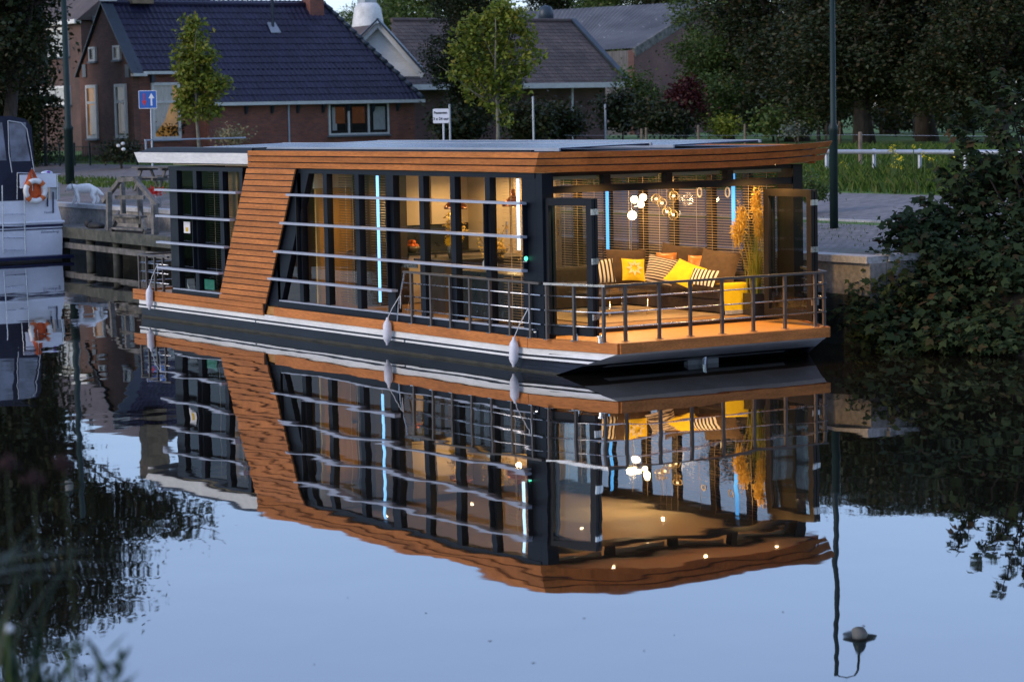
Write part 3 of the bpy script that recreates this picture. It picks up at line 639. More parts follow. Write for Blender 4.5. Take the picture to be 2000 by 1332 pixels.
# sofa: L shape along the quay side windows
s_ = thing('sofa', (4.6, 3, .586), 'large brown corner sofa along the quay side windows', 'sofa')
def soft(x0, x1, y0, y1, z0, z1, r=.05):
    g = MB(); b_ = r
    lv = [(z0, 0.0), (z0 + b_ * .4, 0), (z1 - b_, 0), (z1 - b_ * .3, b_ * .3), (z1, b_)]
    for z, i in lv: g.v += [(x0 + i, y0 + i, z), (x1 - i, y0 + i, z), (x1 - i, y1 - i, z), (x0 + i, y1 - i, z)]
    for l in range(4):
        for k in range(4): a = l * 4 + k; c = l * 4 + (k + 1) % 4; g.f.append((a, c, c + 4, a + 4))
    g.f += [(3, 2, 1, 0), (16, 17, 18, 19)]; return g
soft(4.30, 4.95, 1.45, 5.0, .62, .84).build('base', SOFAM, s_); soft(2.2, 4.295, 4.2, 5.0, .62, .84).build('base', SOFAM, s_)
soft(4.28, 4.8, 1.5, 2.9, .842, 1.02).build('seat_cushion', SOFAM, s_); soft(4.28, 4.8, 2.91, 4.19, .842, 1.02).build('seat_cushion', SOFAM, s_); soft(2.25, 4.8, 4.195, 4.8, .842, 1.02).build('seat_cushion', SOFAM, s_)
soft(4.80, 4.97, 1.45, 5.0, .842, 1.28).build('backrest', SOFAM, s_); soft(2.2, 4.795, 4.82, 5.0, .842, 1.28).build('backrest', SOFAM, s_); soft(4.26, 4.97, 1.27, 1.46, .62, 1.10).build('armrest', SOFAM, s_)
for x, y in ((4.35, 1.35), (4.9, 1.35), (2.3, 4.3), (2.3, 4.9)): pbox('leg', DARKW, s_, x - .03, x + .03, y - .03, y + .03, .587, .62)
def cushmat(name, a, b_, freq, ax):
    m, t, bb, o = newmat(name); tc = t.nodes.new('ShaderNodeTexCoord'); sp = t.nodes.new('ShaderNodeSeparateXYZ'); t.links.new(tc.outputs['Object'], sp.inputs[0])
    mu = t.nodes.new('ShaderNodeMath'); mu.operation = 'MULTIPLY'; t.links.new(sp.outputs[ax], mu.inputs[0]); mu.inputs[1].default_value = freq
    fr = t.nodes.new('ShaderNodeMath'); fr.operation = 'FRACT'; t.links.new(mu.outputs[0], fr.inputs[0])
    c = ramp(t, fr.outputs[0], [(.45, a), (.55, b_)]).outputs[0]; t.links.new(c, bb.inputs['Base Color']); bb.inputs['Roughness'].default_value = .9; return m
STRV = cushmat('stripe_wide', (.66, .58, .44), (.03, .025, .03), 15, 0); STRH = cushmat('stripe_fine', (.66, .55, .42), (.05, .03, .03), 21, 1); STRD = cushmat('stripe_mid', (.66, .58, .46), (.035, .03, .03), 16, 0)
def cushion(px, py, d, size, roll, tilt, m, label, yaw=32, star=False, asp=1.0):
    n = 10; g = MB(); hw, hh = size / 2 * asp, size / 2
    for sgn in (1, -1):
        base = len(g.v)
        for j in range(n + 1):
            for i in range(n + 1):
                u, v = i / n * 2 - 1, j / n * 2 - 1
                th = .085 * ((1 - abs(u) ** 2.5) * (1 - abs(v) ** 2.5)) ** .6 * size / .5; pin = 1 - .06 * (1 - u * u) * (v * v) * 1.0; pin2 = 1 - .06 * (1 - v * v) * (u * u)
                g.v.append((u * hw * pin2, v * hh * pin, sgn * th))
        for j in range(n):
            for i in range(n):
                a = base + j * (n + 1) + i; q = (a, a + 1, a + n + 2, a + n + 1); g.f.append(q if sgn > 0 else q[::-1])
    c = at(px, py, d); f = (CAM - c); f.z = 0; f.normalize(); f = Matrix.Rotation(R_(yaw), 3, 'Z') @ f; rt = Vector((0, 0, 1)).cross(f).normalized()
    M_ = facing(c, rt, Vector((0, 0, 1)), f) @ Matrix.Rotation(R_(-tilt), 4, 'X') @ Matrix.Rotation(R_(roll), 4, 'Z')
    o = link('cushion', g.mesh('cushion', m, True), mw=M_, label=label, cat='cushion', group='cushions on the corner sofa')
    if star:
        s2 = MB(); P = []
        for i in range(16): rr = .15 if i % 2 == 0 else .075; P.append((rr * math.sin(i * math.pi / 8), rr * math.cos(i * math.pi / 8), .098))
        P2 = [(p[0] * .55, p[1] * .55, .102) for p in P]
        s2.v += P + P2
        for i in range(16): s2.f.append((i, (i + 1) % 16, 16 + (i + 1) % 16, 16 + i))
        link('star_print', s2.mesh('star_print', mat('star_cream', (.62, .52, .30), .9)), o, mw=M_)
    return o
cushion(1176, 530, 42.3, .42, 4, 20, STRV, 'cream cushion with broad dark vertical stripes at the sofa left end', yaw=10)
cushion(1224, 521, 42.9, .62, -2, 18, CUSHB, 'large brown back cushion behind the yellow star cushion', yaw=15, asp=1.15)
cushion(1237, 527, 42.2, .40, -4, 24, CUSHY, 'yellow cushion printed with a pale star', yaw=14, star=True)
cushion(1290, 528, 42.6, .50, -14, 26, STRH, 'cream cushion with fine dark horizontal stripes in the sofa corner', yaw=0)
cushion(1327, 513, 43.2, .62, -10, 20, CUSHB, 'brown back cushion in the sofa corner behind the fine striped cushion', yaw=-10, asp=1.2)
cushion(1338, 535, 42.1, .54, -28, 48, CUSHY, 'plain bright yellow cushion lying beside the fine striped cushion', yaw=-5)
cushion(1374, 542, 41.7, .38, -10, 48, STRD, 'cream and black striped cushion lying near the sofa armrest', yaw=-10, asp=1.2)
cushion(1402, 523, 42.2, .62, -8, 24, CUSHB, 'dark brown cushion leaning at the sofa end next to the pampas grass', yaw=-20, asp=1.15)
COPF = mat('copper_fabric', (.55, .20, .04), .35, var=.3, vs=10)
cushion(1302, 513, 43.1, .36, 0, 20, COPF, 'shiny copper cushion peeking out left behind the corner brown cushion', yaw=0)
cushion(1362, 518, 42.7, .36, 0, 22, COPF, 'shiny copper cushion peeking out between the two right brown cushions', yaw=-15)
# throw over the armrest
tb = thing('throw_blanket', (4.3, 1.36, 1.1), 'bright yellow throw with tasselled hem over the sofa armrest', 'blanket')
g = MB(); nx, nz = 10, 12; prof = [(1.44, 1.09), (1.44, 1.115), (1.26, 1.115)] + [(1.245 - .004 * i, 1.10 - i * .048) for i in range(10)]
for j, (y, z) in enumerate(prof):
    for i in range(nx + 1): x = 4.17 + .52 * i / nx + (.02 * (z < 1.0) * (1.1 - z)) ; g.v.append((x, y + .012 * math.sin(i * 1.7) * (1.12 - z), z))
for j in range(len(prof) - 1):
    for i in range(nx): a = j * (nx + 1) + i; g.f.append((a, a + 1, a + nx + 2, a + nx + 1))
g.build('cloth', mat('throw_yellow', (.78, .55, .005), .9, var=.08, vs=12, bmp=.3, bs=120), tb, smooth=True)
g = MB()
for i in range(22): x = 4.19 + .50 * i / 21; g.box(x - .004, x + .004, 1.196, 1.204, .605, .672)
g.build('tassel', WHITE, tb, kind='stuff')
# coffee table, rug
pbox('rug', RUG, None, 1.7, 4.25, 1.35, 4.1, .586, .604, label='beige wool rug on the saloon floor', cat='rug')
ct = thing('coffee_table', (2.9, 2.6, .6), 'low glass coffee table with slim steel legs on the rug', 'coffee table')
TOPG = mat('table_top', (.10, .075, .05), .08, var=.1); pbox('table_top', TOPG, ct, 2.3, 3.45, 2.15, 3.1, .985, 1.0)
pbox('lower_shelf', CREAM, ct, 2.4, 3.0, 2.5, 2.95, .70, .715)
for x, y in ((2.55, 2.22), (3.32, 2.22), (2.4, 3.02), (3.38, 3.02)): MB().lathe((x, y, .604), [(.022, 0), (.022, .12), (.03, .125), (.03, .15), (.02, .155), (.02, .38)], 10).build('leg', CHROME, ct, smooth=True)
pbox('small_box', mat('box_brown', (.16, .09, .04), .6), None, 2.95, 3.08, 2.7, 2.78, 1.001, 1.03, label='small brown box on the coffee table', cat='box')
# globe floor lamp
fl = thing('globe_lamp', (4.62, 4.45, .586), 'floor lamp with a cluster of glowing glass globes behind the sofa', 'floor lamp')
MB().tube([(5.03 - .4, 4.50, .9), (4.62, 4.50, 1.9), (4.62, 4.46, 2.45)], .012, 6).build('stem', CHROME, fl)
MB().lathe((4.63, 4.92 - .42, .86), [(.12, 0), (.12, .03), (.02, .05)], 16).build('foot', CHROME, fl)
for px, py, r in ((1239, 390, .105), (1256, 386, .105), (1252, 400, .095), (1235, 421, .13)):
    c = onx(px, py, 4.62); MB().tube([(4.62, 4.47, 2.3), c], .007, 5).build('arm', CHROME, fl); MB().ball(c, r * .62, 14).build('globe', BULB, fl, smooth=True)
lamp((4.45, 4.35, 2.40), 50, (1, .68, .34), .1)
cl = thing('glass_ball_lamp', onx(1298, 395, 4.8), 'hanging cluster of clear glass balls in front of the blinds', 'lamp')
GB = mat('ball_wire', (.75, .62, .35), .25, metal=.8)
for px, py in ((1282, 389), (1293, 397), (1303, 414), (1316, 383), (1315, 420)):
    c = onx(px, py, 4.8); q = MB()
    for i in range(5):
        a = i * math.pi / 5; q.tube([c + Vector((.085 * math.cos(a) * math.sin(s), .085 * math.sin(a) * math.sin(s), .085 * math.cos(s))) for s in lin(0, 2 * math.pi, 14)], .005, 4)
    gb = q.build('glass_ball', GB, cl); MB().ball(c, .025, 8).build('bulb', emis('dim_bulb', (1, .7, .35), 3), gb)
    MB().tube([c, (c.x, c.y, 3.05)], .003, 4).build('cable', CREAM, cl)
# pampas grass in a planter
pg = thing('pampas_grass', (4.68, .98, .586), 'tall pampas grass with golden plumes beside the right folding door', 'plant')
pbox('planter', DARKW, pg, 4.52, 4.84, .84, 1.16, .587, .95)
rng = np.random.default_rng(5); PAMPS = leafmat('pampas_blade', [(.12, .17, .02), (.24, .24, .04), (.36, .28, .05)], .6, .3); PLUME = leafmat('pampas_plume', [(.85, .58, .12), (.75, .48, .08), (.9, .68, .22)], .9, .35)
g = MB()
for i in range(150):
    a = rng.uniform(0, 6.28); L = rng.uniform(.6, 1.5); sp = rng.uniform(.05, .42); b0 = Vector((4.68 + rng.normal() * .06, 1.0 + rng.normal() * .06, .93)); dr_ = Vector((math.cos(a), math.sin(a), 0)); pr = None; sd_ = dr_.cross(Vector((0, 0, 1))) * .008
    K = 6
    for j in range(K + 1):
        u = j / K; p = b0 + dr_ * sp * u ** 1.6 + Vector((0, 0, L * (u - .42 * sp * 1.6 * u ** 3)))
        q = (p - sd_ * (1 - u * .9), p + sd_ * (1 - u * .9))
        if pr: g.quad(pr[0], pr[1], q[1], q[0])
        pr = q
g.build('blade', PAMPS, pg, kind='stuff')
for px, py, h in ((1448, 432, .42), (1440, 455, .36), (1478, 402, .5), (1483, 445, .4)):
    c = onx(px, py, 4.7 if px < 1460 else 4.76); MB().tube([(4.68, 1.0, .95), (c.x, c.y, c.z - .2), (c.x, c.y, c.z + h * .4)], .006, 5).build('stalk', mat('dry_stem', (.2, .13, .04), .8), pg)
    n = 700; P = np.array([c]) + rng.normal(size=(n, 3)) * np.array([.035, .035, h * .24]); link('plume', leafmesh('plume', P, .07, PLUME, rng, up=-.5, aspect=.25), pg, kind='stuff')
for y in (2.3, 1.6):
    c = onx(1367 if y > 2 else 1421, 376, BW - .3); q = MB().tube([c + Vector((0, .06 * math.cos(s), .08 * math.sin(s))) for s in lin(0, 6.283, 16)], .015, 6); q.build('window_wreath', WHITE, label='small white ring wreath on the blinds, %s' % ('left of the pair' if y > 2 else 'right of the pair near the pampas'), cat='wreath', group='wreaths on the blinds')
# window stickers and banner
st = thing('window_notice', (.07, 12.3, 2.0), 'small white notice with yellow emblem stuck to the stern side window', 'notice')
c0 = onx(359, 433, .075); c1 = onx(372, 456, .075); pbox('sheet', mat('paper_white', (.62, .62, .62), .7), st, .070, .074, c1.y, c0.y, c1.z, c0.z); pbox('emblem', mat('emblem_yellow', (.55, .36, .02), .6), st, .066, .069, c1.y + (c0.y - c1.y) * .3, c0.y - (c0.y - c1.y) * .3, c1.z + .03, c1.z + (c0.z - c1.z) * .5)
c0 = onx(400, 545, .12); c1 = onx(420, 567, .12); pbox('green_card', mat('green_card_paper', (.02, .18, .12), .6), None, .11, .115, c1.y, c0.y, c1.z, c0.z, label='green information card standing low inside the stern side window', cat='card')
c0 = onx(346, 543, .2); c1 = onx(367, 560, .2); bx_ = thing('white_appliance', (.2, c1.y, c1.z), 'small white appliance with a cord on the floor inside the stern window', 'appliance'); pbox('case', WHITE, bx_, .2, .35, c1.y, c0.y, .59, c0.z); MB().tube([(.19, c1.y, .75), (.17, c1.y - .15, .62), (.18, c1.y - .3, .60)], .008, 5).build('cord', WHITE, bx_)
bn = thing('window_banner', (.07, 4.4, 1.5), 'dim dark banner with a web address inside the kitchen window', 'banner')
c0 = onx(767, 512, .2); c1 = onx(816, 524, .2); pbox('strip', mat('banner_dark', (.07, .065, .06), .6), bn, .198, .203, c1.y, c0.y, c1.z, c0.z)
link('lettering', textmesh('www.varenhuis', .13, mat('banner_letter', (.35, .34, .32), .6), .002), bn, mw=facing(Vector((.190, (c0.y + c1.y) / 2, (c0.z + c1.z) / 2)), Vector((0, -1, 0)), Vector((0, 0, 1)), Vector((-1, 0, 0))))
# fenders hanging on the side
for y, z0, z1, yt, zt, lb in ((14.68, .18, .68, 14.45, 1.1, 'white fender hanging by the stern railing'), (5.0, .12, .60, 4.70, .98, 'white fender hanging at the aft end of the side railing'), (1.02, .05, .53, .72, .98, 'white fender hanging by the bow corner')):
    f = thing('fender', (-.13, y, z0), lb, 'fender', 'fenders on the houseboat side')
    L = z1 - z0; ax = Vector((0, -.06, 1)).normalized()
    MB().lathe((-.13, y, z0), [(.0, 0), (.022, .005), (.026, .04), (.06, .09), (.075, .14), (.075, L - .14), (.06, L - .09), (.026, L - .04), (.022, L - .005), (0, L)], 14, ax).build('body', FENDER, f, smooth=True)
    tp = Vector((-.13, y, z0)) + ax * (L - .02)
    MB().tube([tp, (-.10, (y + yt) / 2, (z1 + zt) / 2 - .03), (-.03, yt, zt)], .008, 5).build('rope', ROPE, f); MB().tube([(-.03, yt - .02, zt), (-.05, yt - .05, zt - .14), (-.04, yt - .02, zt - .22)], .007, 5).build('rope_end', ROPE, f)

# ================================================================== BUILDINGS
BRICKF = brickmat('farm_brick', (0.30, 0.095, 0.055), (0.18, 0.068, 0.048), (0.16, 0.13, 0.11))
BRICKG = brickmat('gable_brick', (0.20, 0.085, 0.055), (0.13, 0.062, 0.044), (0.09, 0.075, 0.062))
BRICKB = brickmat('bungalow_brick', (0.19, 0.10, 0.085), (0.14, 0.08, 0.068), (0.13, 0.11, 0.10))
BRICKR = brickmat('barn_brick', (0.17, 0.075, 0.062), (0.14, 0.06, 0.05), (0.13, 0.10, 0.09))
BRICK2 = brickmat('house_brick', (0.10, 0.048, 0.034), (0.075, 0.038, 0.028), (0.10, 0.08, 0.07))
TILEM = mat('glazed_tile', (0.020, 0.018, 0.042), 0.45, var=0.25, vs=1.5, island=0.2, spec=0.3)
TILEB = mat('brown_tile', (0.085, 0.060, 0.050), 0.75, var=0.4, vs=0.8, island=0.2, fine=0.3)
TRIM = mat('trim_white', (0.68, 0.66, 0.60), 0.5, var=0.1, vs=4, fine=0.1)
TRIMG = mat('trim_green', (0.022, 0.036, 0.050), 0.45, var=0.2)
SILL = mat('sill_stone', (0.16, 0.18, 0.19), 0.6, var=0.2)
DARKROOM = mat('room_dark', (0.02, 0.016, 0.013), 0.9)
LITROOM = mat('room_lit', (0.85, 0.34, 0.07), 0.9, emit=0.16, var=.5, vs=1.2)
CURT = mat('lace_curtain', (0.62, 0.60, 0.58), 0.9, var=0.2, vs=9, stretch=(3, 3, .4))
HGLASS = panemat('house_glass', (0.8, 0.82, 0.8))
LEADM = mat('lead_flashing', (0.32, 0.34, 0.36), 0.5, metal=.3, var=.2)
def window(parent, face, a0, a1, z0, z1, pl, mull=(), trans=None, lit=0, curtain=None, fr=.09, sill=True, m=TRIM):
    # face 'x': wall plane x = pl looking to -X, a is y ; face 'y': wall plane y = pl looking to -Y, a is x
    def B(a, b_, c, d, n0, n1): return (pl + n0, pl + n1, a, b_, c, d) if face == 'x' else (a, b_, pl + n0, pl + n1, c, d)
    def Q(a, b_, c, d, n): return [(pl + n, a, c), (pl + n, b_, c), (pl + n, b_, d), (pl + n, a, d)] if face == 'x' else [(a, pl + n, c), (b_, pl + n, c), (b_, pl + n, d), (a, pl + n, d)]
    g = MB(); n0, n1 = -.07, .03
    g.box(*B(a0, a0 + fr, z0, z1, n0, n1)); g.box(*B(a1 - fr, a1, z0, z1, n0, n1)); g.box(*B(a0 + fr, a1 - fr, z1 - fr, z1, n0, n1)); g.box(*B(a0 + fr, a1 - fr, z0, z0 + fr, n0, n1))
    for u in mull: g.box(*B(u - .04, u + .04, z0 + fr, z1 - fr, n0, n1 - .01))
    if trans: g.box(*B(a0 + fr, a1 - fr, trans - .05, trans + .05, n0 + .01, n1))
    wn = g.build('window', m, parent)
    MB().quad(*Q(a0 + fr, a1 - fr, z0 + fr, z1 - fr, -.010)).build('pane', HGLASS, wn)
    MB().quad(*Q(a0 + .02, a1 - .02, z0 + .02, z1 - .02, -.001 if face == 'x' else .0105)).build('room', LITROOM if lit else DARKROOM, wn)
    if curtain:
        for (ca, cb, cz0, cz1) in curtain:
            p = Q(a0 + fr + (a1 - a0 - 2 * fr) * ca, a0 + fr + (a1 - a0 - 2 * fr) * cb, cz0, cz1, -.005 if face == 'x' else .004); MB().quad(*p).build('curtain', CURT, wn)
    if sill: MB().box(*B(a0 - .06, a1 + .06, z0 - .08, z0 - .001, -.12, .02)).build('sill', SILL, wn)
    return wn
def tilemesh(wd, ln, m, wave=.035, name='tile'):
    g = MB(); xs_ = [0, .2, .42, .62, .82, 1.0]; hs = [.3, 1.0, .75, .05, 0, .3]
    top = []
    for y, dz in ((0, .028), (ln, 0)): top.append([(x * wd, y, h * wave + dz) for x, h in zip(xs_, hs)])
    g.v += top[0] + top[1] + [(x, y, z - .03) for x, y, z in top[0]]
    for i in range(5): g.f += [(i, i + 1, i + 7, i + 6), (i + 12, i + 13, i + 1, i)]
    return g
def roofrot(origin, ridge_dir, up_dir):
    r = Vector(ridge_dir).normalized(); u = Vector(up_dir).normalized(); return facing(Vector(origin), r, u, r.cross(u))

# ---- farmhouse: gable to the canal, roof sweeping down over the wider barn part
XG, YR, GW = 22.7, 66.3, 5.7; ZB = 2.2
FH = thing('farmhouse', (XG, YR, ZB), 'brick farmhouse with glazed dark blue tiled roof and narrow gable end', 'house')
ZE = ony(300, 134.5, YR).z; YL = YR + GW; YM = (YR + YL) / 2
ZR = onx(207, 8, XG).z; SL = (ZR - ZE) / (YM - YR)
ZE2 = ony(620, 198, YR - 1.45).z; YB = YR - (ZE - ZE2) / SL
XB0 = ony(412, 210, YB).x; XB1 = ony(826, 195, YB).x; XRE = ony(634, 0, YM).x
WB = MB()
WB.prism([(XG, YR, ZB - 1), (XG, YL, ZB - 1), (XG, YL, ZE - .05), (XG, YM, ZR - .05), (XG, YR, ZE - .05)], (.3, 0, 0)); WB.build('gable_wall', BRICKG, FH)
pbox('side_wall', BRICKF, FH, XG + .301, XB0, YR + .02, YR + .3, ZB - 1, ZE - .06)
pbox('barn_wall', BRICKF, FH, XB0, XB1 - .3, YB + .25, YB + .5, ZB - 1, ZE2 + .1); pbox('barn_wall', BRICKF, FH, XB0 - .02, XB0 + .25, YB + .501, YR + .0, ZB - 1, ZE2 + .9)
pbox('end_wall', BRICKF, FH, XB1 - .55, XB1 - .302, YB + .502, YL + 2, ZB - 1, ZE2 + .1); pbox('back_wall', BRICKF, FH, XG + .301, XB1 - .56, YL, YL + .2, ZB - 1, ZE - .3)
rf = MB(); e = .02
RT = [(XG + .1, YM, ZR - .03), (XRE, YM, ZR - .03)]
rf.add([(XG + .1, YR - .1, ZE - .14), (XB0, YR - .1, ZE - .14), (XB0, YM, ZR - .03), (XG + .1, YM, ZR - .03)], [(0, 1, 2, 3)])
rf.add([(XB0, YB, ZE2 - .04), (XB1, YB, ZE2 - .04), (XRE, YM, ZR - .03), (XB0, YM, ZR - .03)], [(0, 1, 2, 3)])
YBL = YL + (YR - YB)
rf.add([(XB1, YB, ZE2 - .04), (XB1, YBL, ZE2 - .04), (XRE, YM, ZR - .03)], [(0, 1, 2)]); rf.add([(XG + .1, YL, ZE), (XG + .1, YM, ZR - .03), (XRE, YM, ZR - .03), (XB1, YBL, ZE2), (XB0, YBL, ZE2)], [(0, 1, 2, 3, 4)])
rfo = rf.build('roof', TILEM, FH)
# tiles on the slope that is seen
upv = Vector((0, 1, SL)).normalized(); slen = (YM - YB) * math.sqrt(1 + SL * SL)
TW, TL = .235, .40; tm = tilemesh(TW, TL + .05, TILEM); tme = tm.mesh('tile', TILEM); cand = []
nr = int(slen / TL) + 1
for j in range(nr):
    s0 = j * TL; y = YB + s0 * upv.y; z = ZE2 + s0 * upv.z
    frac = s0 / slen; xr = XB1 + (XRE - XB1) * min(1, (s0 + .3) / slen); xl = XB0 if y < YR - .12 else XG + .15
    x = xl
    while x < xr - .1:
        cand.append((x, y, z)); x += TW
cand.sort(key=lambda c: (Vector(c) - CAM).length)
tot = len(cand); rest = MB(); Mr = roofrot((0, 0, 0), (1, 0, 0), upv)
for i, c in enumerate(cand):
    Mi = Matrix.Translation(Vector(c) + Vector((random.uniform(-.006, .006), 0, random.uniform(-.004, .006)))) @ Mr
    if i < 300: link('tile', tme, rfo, mw=Mi)
    else: rest.add([Mi @ Vector(v) for v in tm.v], tm.f)
rest.build('tile_field', TILEM, rfo, kind='stuff')
MB().tube([(XG + .1, YM, ZR + .03), (XRE, YM, ZR + .03)], .12, 8).build('ridge_tile', TILEM, rfo, smooth=True)
hp = [Vector((XRE, YM, ZR)), Vector((XB1, YB, ZE2))]; g = MB()
for i in range(16): a = hp[0].lerp(hp[1], i / 16); c = hp[0].lerp(hp[1], (i + 1.1) / 16); g.tube([a + Vector((0, 0, .05)), c + Vector((0, 0, .09))], [.09, .12], 8)
g.build('hip_tile', TRIMG, rfo, smooth=True, kind='stuff')
# verge boards on the gable, gutters, brackets, chimneys
for ya, za in ((YR - .25, ZE - .22), (YL + .25, ZE - .22)): MB().bar((XG + .15, ya, za), (XG + .15, YM, ZR + .08), .55, .06, up=(0, 0, 1)).build('verge_board', TRIMG, FH)
pbox('verge_foot', TRIM, FH, XG - .1, XG + .5, YR - .4, YR - .05, ZE - .32, ZE - .2); pbox('ridge_cap', TRIM, FH, XG - .1, XG + .6, YM - .12, YM + .12, ZR + .12, ZR + .2)
MB().bar((XG + .4, YR - .2, ZE - .18), (XB0 + .1, YR - .2, ZE - .18), .2, .13).build('gutter', TRIM, FH); MB().bar((XB0 - .1, YB - .02, ZE2 - .06), (XB1 + .05, YB - .02, ZE2 - .06), .22, .14).build('gutter', TRIM, FH)
for x in lin(XB0 + .5, XB1 - 1.2, 8): MB().prism([(x - .05, YB + .25, ZE2 - .14), (x - .05, YB + .02, ZE2 - .14), (x - .05, YB + .18, ZE2 - .5), (x - .05, YB + .25, ZE2 - .5)], (.1, 0, 0)).build('eaves_bracket', TRIMG, FH)
pbox('eaves_bracket', TRIMG, FH, XG + .8, XG + .95, YR - .18, YR + .02, ZE - .6, ZE - .25)
xd = ony(568, 220, YB).x; MB().tube([(xd, YB + .16, ZE2 - .1), (xd, YB + .2, ZE2 - .4), (xd, YB + .2, ZB)], .05, 8).build('downpipe', GALV, FH)
xd = ony(532, 20, YM - 1.05).x; pv = MB().tube([(xd, YM - 1.05, ZR - 1.3), (xd, YM - 1.05, ZR + .6)], .07, 8).build('vent_pipe', TRIMG, FH); zf = ZR - 1.05 * SL; MB().hexa([(xd - .25, YM - 1.35, zf - .3 * SL + .06), (xd + .25, YM - 1.35, zf - .3 * SL + .06), (xd + .2, YM - .9, zf + .15 * SL + .06), (xd - .2, YM - .9, zf + .15 * SL + .06), (xd - .25, YM - 1.35, zf - .3 * SL + .1), (xd + .25, YM - 1.35, zf - .3 * SL + .1), (xd + .2, YM - .9, zf + .15 * SL + .1), (xd - .2, YM - .9, zf + .15 * SL + .1)]).build('flashing', LEADM, pv)
xc = ony(617, 5, YM - .4).x; ch = pbox('chimney', BRICKF, FH, xc - .35, xc + .35, YM - .5, YM + .3, ZR - .9, ZR + 1.0); pbox('chimney_cap', SILL, ch, xc - .42, xc + .42, YM - .57, YM + .37, ZR + 1.002, ZR + 1.1)
xc = XG + 1.7; ch = pbox('chimney', mat('chimney_buff', (.30, .21, .12), .8, var=.3, fine=.3), FH, xc - .5, xc + .5, YM - .4, YM + .4, ZR + .02, ZR + 2.6); pbox('chimney_cap', SILL, ch, xc - .58, xc + .58, YM - .48, YM + .48, ZR + 2.602, ZR + 2.75)
# windows
def wy(px0, px1, py0, py1, pl): a = ony(px0, py0, pl); c = ony(px1, py1, pl); return a.x, c.x, c.z, a.z
def wx(px0, px1, py0, py1, pl): a = onx(px0, py0, pl); c = onx(px1, py1, pl); return c.y, a.y, c.z, a.z
a0, a1, z0, z1 = wx(170, 194, 167, 271, XG); window(FH, 'x', a0, a1, z0, z1, XG - .03, trans=z0 + (z1 - z0) * .67, lit=1, curtain=[(.0, .75, z0 + .1, z0 + (z1 - z0) * .62)], fr=.13)
a0, a1, z0, z1 = wx(226, 251, 165, 270, XG); window(FH, 'x', a0, a1, z0, z1, XG - .03, trans=z0 + (z1 - z0) * .67, curtain=[(.0, .5, z0 + .3, z0 + (z1 - z0) * .62), (0, 1, z0 + (z1 - z0) * .7, z1 - .1)], fr=.13)
for p in ((176, 190, 93, 120), (223, 238, 90, 117)): a0, a1, z0, z1 = wx(*p, XG); window(FH, 'x', a0, a1, z0, z1, XG - .03, fr=.08, curtain=[(0, .5, z0, z1)])
for px in (164, 248): c = onx(px, 139, XG - .05); ap = pbox('anchor_plate', SILL, FH, XG - .06, XG - .005, c.y - .2, c.y + .2, c.z - .28, c.z + .28)
a0, a1, z0, z1 = wy(294, 353, 162, 272, YR); zt = z0 + (z1 - z0) * .66
wn = window(FH, 'y', a0, a1, z0, z1, YR - .02, trans=zt, lit=1, curtain=[(0, .8, zt + .05, z1 - .1)], fr=.12)
MB().prism([(a0 + .13, YR - .017, z0 + .25), (a0 + .13, YR - .017, zt - .05), (a0 + .9 * (a1 - a0) - .3, YR - .017, zt - .05), (a0 + .45 * (a1 - a0), YR - .017, z0 + .8)], (0, .002, 0)).build('curtain', CURT, wn)
rgw = np.random.default_rng(44); WPL = leafmat('window_plant', [(.02, .03, .012), (.05, .05, .02), (.03, .02, .015)], .7, .1)
link('window_plant', leafmesh('window_plant', np.array([((a0 + a1) / 2 + .25, YR - .0145, z0 + .38)]) + rgw.normal(size=(240, 3)) * np.array([.32, .0008, .16]), .14, WPL, rgw), wn, kind='stuff')
a0, a1, z0, z1 = wy(640, 759, 201, 262, YB + .25); m1 = a0 + (a1 - a0) * .33; m2 = a0 + (a1 - a0) * .66
wn = window(FH, 'y', a0, a1, z0, z1, YB + .23, mull=(m1, m2), lit=0, curtain=[(.02, .12, z0 + .15, z1 - .15), (.76, .97, z0 + .1, z1 - .15)], fr=.08)
pbox('room', mat('room_wall', (.20, .065, .025), .9, emit=.18), wn, a0 + .35, m2 + .1, YB + .232, YB + .236, z0 + .5, z1 - .2)
for u0, u1 in ((a0, m1), (m1, m2), (m2, a1)):
    g = MB(); 
    for q in ((u0 + .08, u0 + .17, z0 + .1, z1 - .1), (u1 - .17, u1 - .08, z0 + .1, z1 - .1), (u0 + .17, u1 - .17, z0 + .1, z0 + .2), (u0 + .17, u1 - .17, z1 - .2, z1 - .1)): g.box(q[0], q[1], YB + .19, YB + .25, q[2], q[3])
    g.build('casement', DARKW, wn)
a0, a1, z0, z1 = wy(390, 408, 222, 282, YR); pbox('door', TRIMG, FH, a0, a1, YR - .03, YR + .02, ZB, z1); pbox('door_frame', TRIM, FH, a0 - .12, a0 - .002, YR - .04, YR + .02, ZB, z1 + .1)

# ---- two storey house far left
H2 = thing('terraced_house', at(80, 300, 128), 'two storey brown brick house with white framed windows behind the hedge', 'house')
c = at(80, 300, 128); X2, Y2 = c.x, c.y
def hbox(x0, x1, y0, y1): return (x0, x1, y0, y1)
pl = X2
yl, yr = onx(-120, 200, pl).y, onx(163, 200, pl).y; zt = onx(120, 46, pl).z
pbox('wall', BRICK2, H2, pl, pl + 8, yr, yl, 1.5, zt); MB().bar((pl - .2, yr - .1, zt), (pl - .2, yl, zt), .35, .2).build('gutter', TRIM, H2)
MB().prism([(pl - .3, yr - .2, zt + .05), (pl + 8.3, yr - .2, zt + .05), (pl + 4, yr - .2, zt + 3.4)], (0, yl - yr + .4, 0)).build('roof', TILEB, H2)
for p in ((93, 136, 57, 110), (37, 70, 60, 110)): a0, a1, z0, z1 = wx(*p, pl); window(H2, 'x', a0, a1, z0, z1, pl - .02, mull=((a0 + a1) / 2,), curtain=[(.1, .9, z0 + .2, z1 - .1)], fr=.12)
